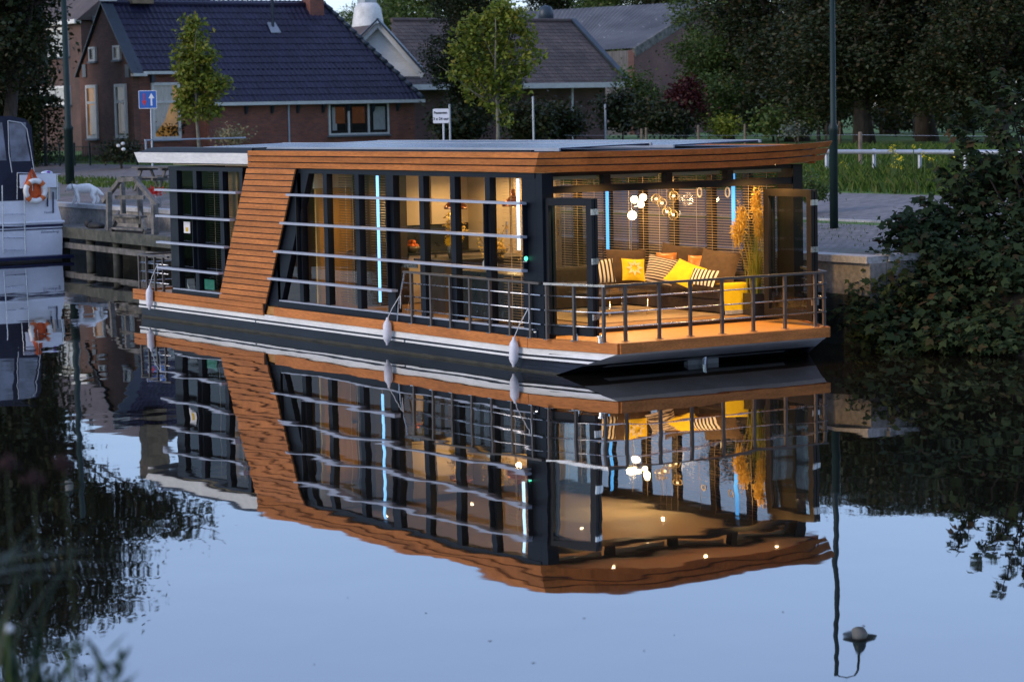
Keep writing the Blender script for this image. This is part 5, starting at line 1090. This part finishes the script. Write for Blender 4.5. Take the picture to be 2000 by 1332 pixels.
LHEDGE = leafmat('leaf_hedge', [(.0128, .0240, .0064), (.0208, .0360, .0096), (.0280, .0400, .0112)], .6, .15)
def blobs_for(rng, h0, h1, rad, n, top=.45):
    B = []
    for i in range(n):
        u = (i + .5) / n; z = h0 + (h1 - h0) * u; rr = rad * math.sin(math.pi * (.18 + .78 * u ** (1 + top * 0))) ** .8; a = rng.uniform(0, 6.28); q = rr * rng.uniform(.25, .62)
        s = rad * rng.uniform(.36, .55) * (1.05 - .35 * u); B.append((q * math.cos(a), q * math.sin(a), z, s, s, s * .8))
    return B
def make_tree(key, h, hb, rad, nleaf, size, lm, bark, seed, nb=14, blobs=None, per=30, trunk=None, crad=None, lean=(0, 0), limb=0.15):
    rng = np.random.default_rng(seed); B = blobs or blobs_for(rng, hb, h - rad * .35, rad, nb)
    P = crownpts(B, nleaf, rng, per, crad or size * 1.9); P = P[P[:, 2] > .3]
    lme = leafmesh(key + '_crown', P, size, lm, rng)
    r0 = trunk or h * .022; g = MB(); tp = Vector((lean[0], lean[1], h * .86)); K = 7
    pts = [Vector((lean[0] * (i / K) ** 1.4 + rng.normal() * r0 * .5 * (i > 0), lean[1] * (i / K) ** 1.4 + rng.normal() * r0 * .5 * (i > 0), h * .86 * i / K - .3 * (i == 0))) for i in range(K + 1)]
    g.tube(pts, [r0 * (1.35 if i == 0 else 1.0) * (1 - .82 * i / K) for i in range(K + 1)], 10)
    for b_ in B:
        k_ = max(1, math.ceil(limb * K), min(K - 1, int(max(.1, (b_[2] / h - .15)) * K))); s = pts[k_]; e = Vector(b_[:3]); mid = s.lerp(e, .5) + Vector((0, 0, -.06 * h * .3))
        rr = r0 * (1 - .82 * k_ / K) * .5; g.tube([s, mid, e, e + (e - s) * .25], [rr, rr * .7, rr * .4, rr * .12], 6)
    return lme, g.mesh(key + '_trunk', bark, True)
def put_tree(name, meshes, loc, label, cat='tree', group=None, rz=0, s=1.0, sx=1.0):
    M_ = Matrix.Translation(loc) @ Matrix.Rotation(rz, 4, 'Z') @ Matrix.Diagonal((s * sx, s * sx, s, 1))
    r = link(name, None, None, mw=M_, label=label, cat=cat, group=group); link('crown', meshes[0], r, mw=M_); link('trunk', meshes[1], r, mw=M_); return r
def gp(px, d): p = at(px, 300, d); return Vector((p.x, p.y, gz(p.x)))
# big dark trees right
T1 = make_tree('chestnut', 17.0, 3.2, 6.2, 48000, .23, LCHEST, BARK, 11, 20, trunk=.5)
T2 = make_tree('chestnut', 16.0, 3.0, 6.0, 48000, .23, LCHEST, BARK, 12, 20, trunk=.45, lean=(.9, .2))
T3 = make_tree('broadleaf', 15.0, 2.5, 5.2, 38000, .23, LMID, BARK, 13, 18)
T4 = make_tree('dark_broadleaf', 16.0, 3.6, 5.0, 38000, .23, LDARK, BARK, 14, 18)
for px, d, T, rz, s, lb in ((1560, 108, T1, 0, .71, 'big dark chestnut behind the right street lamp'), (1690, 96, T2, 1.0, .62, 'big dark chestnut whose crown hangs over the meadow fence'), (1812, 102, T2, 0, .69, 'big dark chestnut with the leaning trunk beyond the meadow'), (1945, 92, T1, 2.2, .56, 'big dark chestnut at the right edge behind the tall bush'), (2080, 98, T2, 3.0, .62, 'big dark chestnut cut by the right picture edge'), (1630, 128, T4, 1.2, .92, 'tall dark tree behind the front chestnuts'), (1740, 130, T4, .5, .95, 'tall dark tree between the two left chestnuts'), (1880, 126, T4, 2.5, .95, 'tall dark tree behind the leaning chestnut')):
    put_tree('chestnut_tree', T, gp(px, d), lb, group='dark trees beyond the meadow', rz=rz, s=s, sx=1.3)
put_tree('garden_tree', T3, gp(1425, 118), 'bright mid green tree right of the barn gable', group='garden trees', rz=.5, s=.72)
put_tree('garden_tree', T3, gp(1405, 134), 'mid green tree partly covering the barn verge', group='garden trees', rz=2.1, s=.5)
# centre: dark tree in front of the bungalow, woods behind
put_tree('garden_tree', T4, gp(905, 106), 'dark leafy tree right of the farmhouse roof', group='garden trees', rz=.3, s=.55)
put_tree('garden_tree', T4, gp(930, 112), 'dark leafy tree standing behind the young street tree', group='garden trees', rz=1.7, s=.50)
for px, d, T, s, lb in ((770, 210, T3, .95, 'far green tree between mill stump and dark trees'), (860, 200, T3, 1.1, 'far green tree above the bungalow ridge'), (680, 230, T3, .8, 'far green tree below the sky gap'), (1080, 205, T4, 1.0, 'far dark tree behind the barn ridge left end'), (1200, 200, T3, 1.05, 'far green tree behind the barn ridge middle'), (1330, 195, T4, 1.0, 'far dark tree behind the barn ridge right end')):
    put_tree('far_tree', T, gp(px, d), lb, group='far trees behind the roofs', rz=px, s=s)
# unseen trees added on the near bank and behind the viewer to shade the bow
for x, y, T, rz, s, lb in ((14, -17, T1, .3, .9, 'added unseen chestnut on the near right bank first after the bush'), (15, -30, T2, 1.3, .95, 'added unseen chestnut on the near right bank second after the bush'), (13, -44, T1, 2.3, 1.0, 'added unseen chestnut on the near right bank third after the bush'), (6, -58, T4, .8, 1.05, 'added unseen dark tree shading the bow, right of the viewer'), (-8, -64, T4, 1.8, 1.1, 'added unseen dark tree shading the bow, behind the viewer')):
    put_tree('added_bank_tree', T, (x, y, 1.5 if x > 8 else .6), lb, group='added shading trees on the near bank', rz=rz, s=s)
for i, y in enumerate(lin(-10, 118, 10)):  # unseen tree row added to darken what the window glass reflects
    put_tree('added_bank_tree', (T4, T3)[i % 2], (-50 - 4 * (i % 3), y, 1.38), 'added unseen tree on the opposite bank darkening the window reflections', group='added trees on the opposite bank', rz=i * 1.3, s=.8)
# left: dark trees before the terraced house
for px, d, T, rz, s, lb in ((-55, 106, T4, .4, .9, 'dark tree at the left edge before the terraced house'), (-190, 96, T4, 2.4, 1.1, 'dark tree cut by the left picture edge'), (-40, 150, T3, 1.0, 1.2, 'tall tree behind the terraced house roof')):
    put_tree('street_tree', T, gp(px, d), lb, group='trees on the left bank', rz=rz, s=s)
# the big spreading tree whose crown arches over the street at the left
dB = 97; bT = gp(25, dB); BT = []
for px, z, r in ((-60, 7.0, 2.8), (20, 7.6, 2.0), (-20, 9.5, 2.8), (80, 10.2, 1.7), (140, 11.2, 1.6), (205, 11.4, 1.5), (262, 11.2, 1.3), (312, 11.5, .9), (60, 12.6, 2.2), (150, 13.2, 1.6), (230, 13.0, 1.2), (0, 14.6, 2.4), (95, 14.8, 1.7), (170, 14.6, 1.1), (40, 16.4, 1.8), (-60, 13.0, 3.2), (-20, 17.2, 1.5)):
    p = at(px, 300, dB) - bT; BT.append((p.x, p.y + random.uniform(-1.2, 1.2), z - bT.z, r, r, r * .8))
put_tree('street_tree', make_tree('spreading', 16.0, 5, 5, 34000, .24, LDARK, BARK, 77, blobs=BT, trunk=.3, per=16, crad=.5), bT, 'big spreading tree at the left whose branches overhang the farmhouse gable', group='trees on the left bank')
# the two young street trees
rng = np.random.default_rng(21)
def young(px, d, ytop, ybot, half, lb, n, seed, size, blobs_px):
    base = gp(px, d); B = []
    for bx_, by_, rp in blobs_px:
        p = at(bx_, by_, d) - base; r = rp * d / FOC; B.append((p.x, p.y + rng.uniform(-.3, .3), p.z, r, r, r))
    h = (at(px, ytop, d) - base).z; T = make_tree('young', h * 1.05, h * .3, 1, n, size, LLIME, BARKL, seed, blobs=B, per=12, trunk=.075, crad=.14, limb=.42)
    put_tree('young_tree', T, base, lb, group='young lime green street trees')
young(388, 84, 30, 275, 48, 'slender lime green tree in front of the dark blue roof', 5200, 31, .17, [(383, 45, 14), (378, 75, 22), (360, 100, 20), (392, 105, 24), (375, 135, 30), (400, 150, 28), (368, 170, 26), (415, 168, 22), (385, 190, 32), (372, 212, 20), (400, 212, 22)])
young(972, 78, 5, 272, 100, 'young lime green tree with open crown behind the boat roof middle', 5000, 32, .16, [(975, 20, 30), (940, 35, 24), (1000, 40, 26), (920, 70, 26), (970, 70, 30), (1018, 75, 20), (895, 105, 24), (1054, 92, 16), (1034, 108, 20), (905, 140, 20), (940, 110, 30), (985, 110, 26), (930, 145, 24), (970, 150, 34), (1010, 140, 24), (925, 178, 22), (960, 190, 24), (995, 175, 22), (870, 142, 10), (985, 215, 10), (983, 235, 8)])
# shrubs in the gardens
def shrub(name, px, py, d, wpx, hpx, lm, label, n, size, group='garden shrubs', stem=True):
    c = at(px, py, d); base = Vector((c.x, c.y, gz(c.x))); rw = wpx * d / FOC / 2; top = at(px, py - hpx / 2, d).z - base.z; hh = hpx * d / FOC / 2; rg = np.random.default_rng(int(px * 7 + py))
    zc = top - hh; B = [(rg.normal() * rw * .35, rg.normal() * rw * .35, max(.25, zc + rg.normal() * hh * .35), rw * rg.uniform(.5, .75), rw * rg.uniform(.5, .75), hh * rg.uniform(.5, .75)) for _ in range(7)]
    T = make_tree('shrub', max(top, .5), .2, rw, n, size, lm, BARK, int(px), blobs=B, trunk=.05, per=16); return put_tree(name, T, base, label, 'shrub', group)
shrub('red_shrub', 1338, 203, 105, 72, 84, LRED, 'round dark red shrub on a short stem', 4200, .15)
shrub('yellow_shrub', 1422, 248, 104, 44, 36, LYEL, 'small bright yellow green shrub by the fence', 700, .16)
shrub('grey_shrub', 1326, 257, 104, 70, 34, LGREY, 'low grey green rounded shrub by the fence', 1600, .12)
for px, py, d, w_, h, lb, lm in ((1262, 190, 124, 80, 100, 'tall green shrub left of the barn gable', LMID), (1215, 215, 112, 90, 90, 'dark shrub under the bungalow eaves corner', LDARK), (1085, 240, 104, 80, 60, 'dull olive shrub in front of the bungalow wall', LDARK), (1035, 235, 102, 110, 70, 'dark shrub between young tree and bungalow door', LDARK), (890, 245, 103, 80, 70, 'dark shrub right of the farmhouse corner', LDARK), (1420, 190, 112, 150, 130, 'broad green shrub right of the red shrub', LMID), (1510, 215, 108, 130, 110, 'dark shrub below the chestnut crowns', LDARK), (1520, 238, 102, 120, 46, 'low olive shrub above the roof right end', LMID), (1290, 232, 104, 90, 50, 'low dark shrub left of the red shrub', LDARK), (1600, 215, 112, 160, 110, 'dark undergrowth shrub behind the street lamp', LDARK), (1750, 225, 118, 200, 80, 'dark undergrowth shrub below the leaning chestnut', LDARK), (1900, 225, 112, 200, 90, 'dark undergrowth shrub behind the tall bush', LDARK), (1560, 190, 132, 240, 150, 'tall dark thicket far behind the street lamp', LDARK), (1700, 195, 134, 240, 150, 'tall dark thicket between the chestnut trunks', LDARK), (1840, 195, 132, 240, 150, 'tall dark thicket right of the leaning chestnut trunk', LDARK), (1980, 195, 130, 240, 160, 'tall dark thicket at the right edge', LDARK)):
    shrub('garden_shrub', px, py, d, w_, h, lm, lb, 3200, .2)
shrub('rose_bush', 235, 302, 97, 62, 46, LDARK, 'dark rose bush with white blooms before the gable', 1500, .14)
for i, (px, py) in enumerate(((231, 285), (240, 281), (241, 292))): c = at(px, py, 96.4); MB().ball(c, .085, 10, (1, 1, .8)).build('rose_bloom', WHITE, bpy.data.objects['rose_bush'], smooth=True)
shrub('dry_shrub', 452, 266, 95, 40, 22, leafmat('leaf_straw', [(.22, .19, .10), (.30, .26, .15)], .8, .2), 'small straw coloured shrub before the farmhouse wall', 500, .14)
shrub('flower_plant', 1553, 256, 100, 36, 26, leafmat('leaf_pale', [(.30, .33, .32), (.12, .16, .12)], .7), 'pale silvery plant by the fence post', 500, .12)
shrub('quay_shrub', 1588, 385, 53, 60, 110, LMID, 'green shrub between street lamp and boat stern doors', 2600, .085); 
# clipped hedge far left
a = og(-60, 322); e_ = og(166, 318); hd = thing('hedge', a, 'tall dark clipped hedge left of the farmhouse gable', 'hedge'); rg = np.random.default_rng(8); n = 26000
P = np.array([np.array(a.lerp(e_, 0)) + (np.array(e_) - np.array(a)) * t_ for t_ in rg.random(n)]); dirv = np.array((e_ - a).normalized()); nv = np.array([-dirv[1], dirv[0], 0]); hz = rg.random(n) ** .8; sd_ = rg.choice([-1, -1, -1, 1], n) * (.55 + rg.normal(size=n) * .09); tpm = rg.random(n) < .25
P += nv * (np.where(tpm, rg.uniform(-.6, .6, n), sd_))[:, None] + nv * -1.6; P[:, 2] = a.z + np.where(tpm, 2.75 + rg.normal(size=n) * .06, hz * 2.75)
link('foliage', leafmesh('foliage', P, .16, LHEDGE, rg), hd); g = MB()
for u_ in lin(.05, .95, 12): p = a.lerp(e_, u_) - Vector(nv) * 1.6; g2 = MB().tube([(p.x, p.y, gz(p.x) - .1), (p.x, p.y, gz(p.x) + 2)], .05, 6).build('stem', BARK, hd)
# large bush overhanging the water at the right
bu = thing('overhanging_bush', (9.4, -1.6, .6), 'large dark leafy bush hanging over the water at the right edge', 'bush'); rg = np.random.default_rng(99)
def bxy(px, py, d): return at(px, py, d)
BL = []
for px, py, d, rpx in ((1700, 600, 42.0, 70), (1760, 560, 42.3, 85), (1740, 640, 41.6, 60), (1830, 620, 41.5, 85), (1830, 520, 42.6, 95), (1900, 450, 43.0, 95), (1930, 560, 41.8, 110), (1980, 640, 40.8, 70), (2020, 480, 42.4, 120), (1885, 390, 43.4, 45), (1955, 345, 43.4, 50), (2040, 350, 43.4, 80), (2080, 560, 41.6, 130), (2120, 440, 42.6, 130), (1790, 460, 42.9, 60), (1720, 545, 42.4, 45), (1960, 690, 40.6, 40), (1760, 668, 41.0, 50), (1850, 676, 40.6, 55), (1930, 684, 40.3, 50), (2030, 690, 40.2, 60)):
    p = bxy(px, py, d); r = rpx * d / FOC; BL.append((p.x, p.y, max(.15, p.z), r, r * 1.3, r * .85))
P = crownpts(BL, 20000, rg, 14, .16, .45); P = P[P[:, 2] > .03]
stems = MB(); tips = []
root = Vector((9.6, -1.8, .9))
for px, py, d in ((1952, 135, 43.3), (1905, 195, 43.2), (1860, 225, 43.3), (1935, 215, 42.9), (1985, 180, 43.6), (2010, 150, 43.4), (1885, 260, 43.0), (1830, 330, 43.0), (1765, 440, 42.8), (1735, 505, 42.5), (1705, 520, 42.4), (1860, 310, 42.8), (1960, 260, 42.6), (2040, 240, 43), (1800, 390, 43)):
    e_ = bxy(px, py, d); b_ = Vector((e_.x * .4 + root.x * .6, e_.y * .55 + root.y * .45, .9)); pts = [b_, b_.lerp(e_, .5) + Vector((rg.normal() * .1, rg.normal() * .1, .1)), e_]
    stems.tube(pts, [.035, .02, .006], 6)
    for u_ in np.linspace(.45, 1.0, 12):
        c = pts[1].lerp(e_, u_)
        tips += [tuple(c + Vector((rg.normal() * .10 * (1.5 - u_), rg.normal() * .10 * (1.5 - u_), rg.normal() * .03))) for _ in range(5)]
for b_ in BL: stems.tube([root, (root + Vector(b_[:3])) / 2 + Vector((0, 0, .2)), Vector(b_[:3])], [.05, .03, .012], 6)
def lobed(name, P, size, m, rng):           # five pointed leaves, drooping
    n = len(P); nr = rng.normal(size=(n, 3)) * .55; nr[:, 2] = 1.0; vdir = np.array(CAM - Vector((9, -1, 2))); vdir /= np.linalg.norm(vdir); nr += vdir * rng.uniform(0, .8, n)[:, None]; nr /= np.linalg.norm(nr, axis=1)[:, None]
    d = rng.normal(size=(n, 3)); d -= nr * (d * nr).sum(1)[:, None]; d /= np.linalg.norm(d, axis=1)[:, None]; s = np.cross(nr, d); sz = (size * rng.uniform(.6, 1.3, n))[:, None]
    pr = [(0, 0, 0), (.22, .30, .03), (.50, .50, -.08), (.55, .20, .02), (1.0, 0, -.14), (.55, -.20, .02), (.50, -.50, -.08), (.22, -.30, .03)]
    V = np.stack([P + d * sz * a + s * sz * b_ + nr * sz * c for a, b_, c in pr], 1).reshape(-1, 3); i = np.arange(n)[:, None] * 8
    return npmesh(name, V, i + np.arange(8)[None, :], m)
nP = len(P) // 2
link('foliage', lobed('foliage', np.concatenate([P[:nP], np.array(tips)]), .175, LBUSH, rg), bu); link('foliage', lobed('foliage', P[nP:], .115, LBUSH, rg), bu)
for k_ in range(60):
    b_ = BL[rg.integers(0, len(BL))]; e2 = Vector(b_[:3]) + Vector(rg.normal(size=3) * .5 * b_[3]) + (CAM - Vector(b_[:3])).normalized() * b_[3] * .9; e2.z = max(e2.z, .05); stems.tube([Vector(b_[:3]), (Vector(b_[:3]) + e2) / 2 + Vector((0, 0, .08)), e2], [.012, .009, .004], 5); stems.build('branch', BARK, bu, smooth=True, kind='stuff')
# grass and flowers along the meadow edge and between the clinkers
def grassfield(name, pts, hgt, m, label, rng, wd=.012):
    n = len(pts); a = rng.uniform(0, 6.28, n); h = hgt * rng.uniform(.4, 1.25, n); dr = np.stack([np.cos(a), np.sin(a), np.zeros(n)], 1); sd_ = np.stack([-np.sin(a), np.cos(a), np.zeros(n)], 1) * wd
    mid = pts + dr * (h * .15)[:, None]; mid[:, 2] += h * .6; tp = pts + dr * (h * .5)[:, None]; tp[:, 2] += h
    V = np.stack([pts - sd_, pts + sd_, mid + sd_ * .7, tp, mid - sd_ * .7], 1).reshape(-1, 3); o = link(name, npmesh(name, V, np.arange(n)[:, None] * 5 + np.arange(5)[None, :], m), kind='stuff'); o['label'] = label; return o
LGRS = leafmat('grass_blade', [(.055, .11, .016), (.09, .165, .026), (.12, .19, .034), (.14, .15, .045)], .7, .3)
rg = np.random.default_rng(17); pts = []
while len(pts) < 30000:
    x = rg.uniform(16.8, 34); y = rg.uniform(-6, 34)
    if x < roadc(y) + 2.35 or rg.random() > (1.0 if x < 21.5 else .35): continue
    pts.append((x, y, gz(x)))
grassfield('grass', np.array(pts), .30, LGRS, 'long meadow grass behind the paved road', rg, .022)
pts = []
while len(pts) < 600:
    x, y = rg.normal(10.9, .8), rg.normal(7.0, 2.2)
    if rg.random() < .5: x, y = rg.uniform(8.2, 11.6), rg.uniform(2, 10)
    pts.append((x, y, gz(x)))
grassfield('weeds', np.array(pts), .05, LGRS, 'small weeds between the clinkers near the street lamp', rg, .008)
pts = [];
while len(pts) < 9000:
    y = rg.uniform(30, 75); x = rg.uniform(roadc(y) - 4.3, roadc(y) - 2.5) if rg.random() < .4 else rg.uniform(roadc(y) + 2.4, 23); pts.append((x, y, gz(x)))
grassfield('verge_grass', np.array(pts), .16, LGRS, 'short verge grass along the street before the farmhouse', rg, .02)
g = MB(); FY = leafmat('petal_yellow', [(.75, .55, .02), (.65, .5, .03)], .6)
P = []; rg2 = np.random.default_rng(4)
for px, py, n in ((1745, 288, 5), (1750, 302, 4), (1755, 312, 5), (1788, 290, 3), (1740, 325, 4), (1757, 322, 4), (1805, 305, 3), (1820, 312, 3), (1915, 318, 4), (1870, 300, 3), (1650, 322, 2)):
    for _ in range(n): c = at(px + rg2.normal() * 4, py + rg2.normal() * 3, 60.5 + rg2.normal()); P += [tuple(c + Vector(rg2.normal(size=3) * .03)) for _ in range(5)]; g.tube([(c.x, c.y, gz(c.x)), c], .008, 4)
wf = thing('wild_mustard', at(1750, 340, 60.5), 'tall yellow flowering weeds behind the tube railing', 'wildflowers'); g.build('stem', mat('weed_stem', (.06, .10, .02), .8), wf, kind='stuff'); link('blossom', leafmesh('blossom', np.array(P), .06, FY, rg2), wf, kind='stuff')
# ---- near bank at the lower left with out of focus plants
near_ = MB(); nb = at(-100, 1500, 8.5)
pb = [at(-900, 1900, 7), at(420, 1750, 7.5), at(250, 1560, 10.5), at(-900, 1500, 11)]
MB().prism([Vector((p.x, p.y, .3)) for p in pb], (0, 0, 1.15)).build('near_bank', EARTH, kind='structure')
LREED = leafmat('reed_leaf', [(.010, .026, .012), (.018, .04, .016), (.028, .05, .02)], .5, .25)
def reed(name, px, py, d, n, L, spread, label, wd, seed, up=1.0, leanx=0):
    rg = np.random.default_rng(seed); b_ = at(px, py, d); r = thing(name, b_, label, 'plant'); g = MB()
    for i in range(n):
        a = rg.uniform(0, 6.28); ln = L * rg.uniform(.55, 1.1); s = spread * rg.uniform(.2, 1.1); dv = (VR * math.cos(a) + VR.cross(UP) * math.sin(a) * .6 + VR * leanx); sdv = UP.cross(dv).normalized() * wd * .5; p0 = b_ + Vector((rg.normal() * .08, rg.normal() * .08, 0)); pr = None
        for j in range(8):
            u_ = j / 7; p = p0 + dv * s * u_ ** 1.5 + UP * ln * up * (u_ - .35 * (s / max(L, .1)) * u_ ** 3); ww = sdv * (math.sin(math.pi * min(1, .25 + u_ * .78)))
            if pr: g.quad(pr[0], pr[1], p + ww, p - ww)
            pr = (p - ww, p + ww)
    g.build('blade', LREED, r, kind='stuff'); return r
reed('reed_clump', -110, 1340, 7.6, 55, .62, .34, 'blurred tall green reeds at the lower left edge', .022, 1, leanx=.35)
reed('reed_clump', -190, 1180, 8.4, 45, .30, .42, 'blurred arching reed leaves leaning in from the left edge', .022, 9, leanx=.9)
reed('reed_clump', 40, 1420, 8.8, 40, .45, .28, 'blurred low leafy plant in the lower left corner', .03, 2)
pl_ = reed('willowherb', 165, 1400, 8.0, 12, .16, .12, 'blurred slender plant with pointed leaves over the water', .02, 3)
rg = np.random.default_rng(6); g = MB(); st = MB()
for base_, tip in (((180, 1420), (197, 1285)), ((160, 1420), (130, 1270)), ((200, 1430), (235, 1290))):
    a = at(*base_, 8.0); e_ = at(*tip, 8.0); st.tube([a, e_], .006, 5)
    for k_ in range(18):
        u_ = rg.uniform(.25, 1.0); p = a.lerp(e_, u_); an = rg.uniform(0, 6.28); d_ = (VR * math.cos(an) + VR.cross(UP) * math.sin(an) + UP * rg.uniform(.1, 1.0)).normalized(); ln = rg.uniform(.08, .17); sw = d_.cross(UP).normalized() * .010
        g.add([p, p + d_ * ln * .5 + sw, p + d_ * ln, p + d_ * ln * .5 - sw], [(0, 1, 2, 3)])
g.build('leaf', LREED, pl_, kind='stuff'); st.build('stem', mat('weed_stem', (.06, .10, .02), .8), pl_, kind='stuff')
PINK = leafmat('pink_plume', [(.045, .02, .022), (.065, .03, .03), (.04, .025, .022)], .8, .3)
for px, py, lb in ((12, 905, 'blurred dull red flower plume at the left edge'), (125, 905, 'blurred dull pink flower plume leaning over the reeds'), (65, 935, 'blurred brownish plume between the reed tips')):
    c = at(px, py, 8.3); r = thing('flower_plume', (c.x, c.y, 1.4), lb, 'plant', 'blurred plumes on the near bank'); MB().tube([(c.x, c.y, 1.4), (c.x + .02, c.y, 2.2), c], .003, 5).build('stem', mat('plume_stem', (.022, .034, .012), .8), r)
    link('plume', leafmesh('plume', np.array([c]) + np.random.default_rng(px).normal(size=(160, 3)) * np.array([.016, .016, .012]), .014, PINK, np.random.default_rng(px + 1)), r, kind='stuff')
c = at(14, 1228, 8.0); r = thing('white_blossom', (c.x, c.y, 1.4), 'blurred white flower low at the left edge', 'flower'); MB().tube([(c.x, c.y, 1.4), c], .005, 5).build('stem', mat('weed_stem', (.06, .10, .02), .8), r); MB().ball(c, .022, 10, (1, 1, .7)).build('petal', WHITE, r, smooth=True)

# a few fallen leaves drifting on the water
rg = np.random.default_rng(71); P = []
for px, py in ((675, 1160), (1320, 1240), (1130, 1200), (560, 900), (450, 1010), (930, 1250), (1540, 1190), (820, 1210), (1240, 1275), (610, 1290), (1480, 1090), (1720, 1210), (380, 1080), (1010, 1300), (690, 790), (250, 640), (1700, 760), (1760, 800), (1650, 830), (1850, 770)):
    for _ in range(1): c = onz(px + rg.normal() * 30, py + rg.normal() * 12, .004); P.append(tuple(c))
lf = link('floating_leaves', leafmesh('floating_leaves', np.array(P), .035, leafmat('fallen_leaf', [(.05, .035, .02), (.08, .06, .03)], .7, .1), rg, up=30, fold=.02), kind='stuff'); lf['label'] = 'a few fallen leaves drifting on the canal'
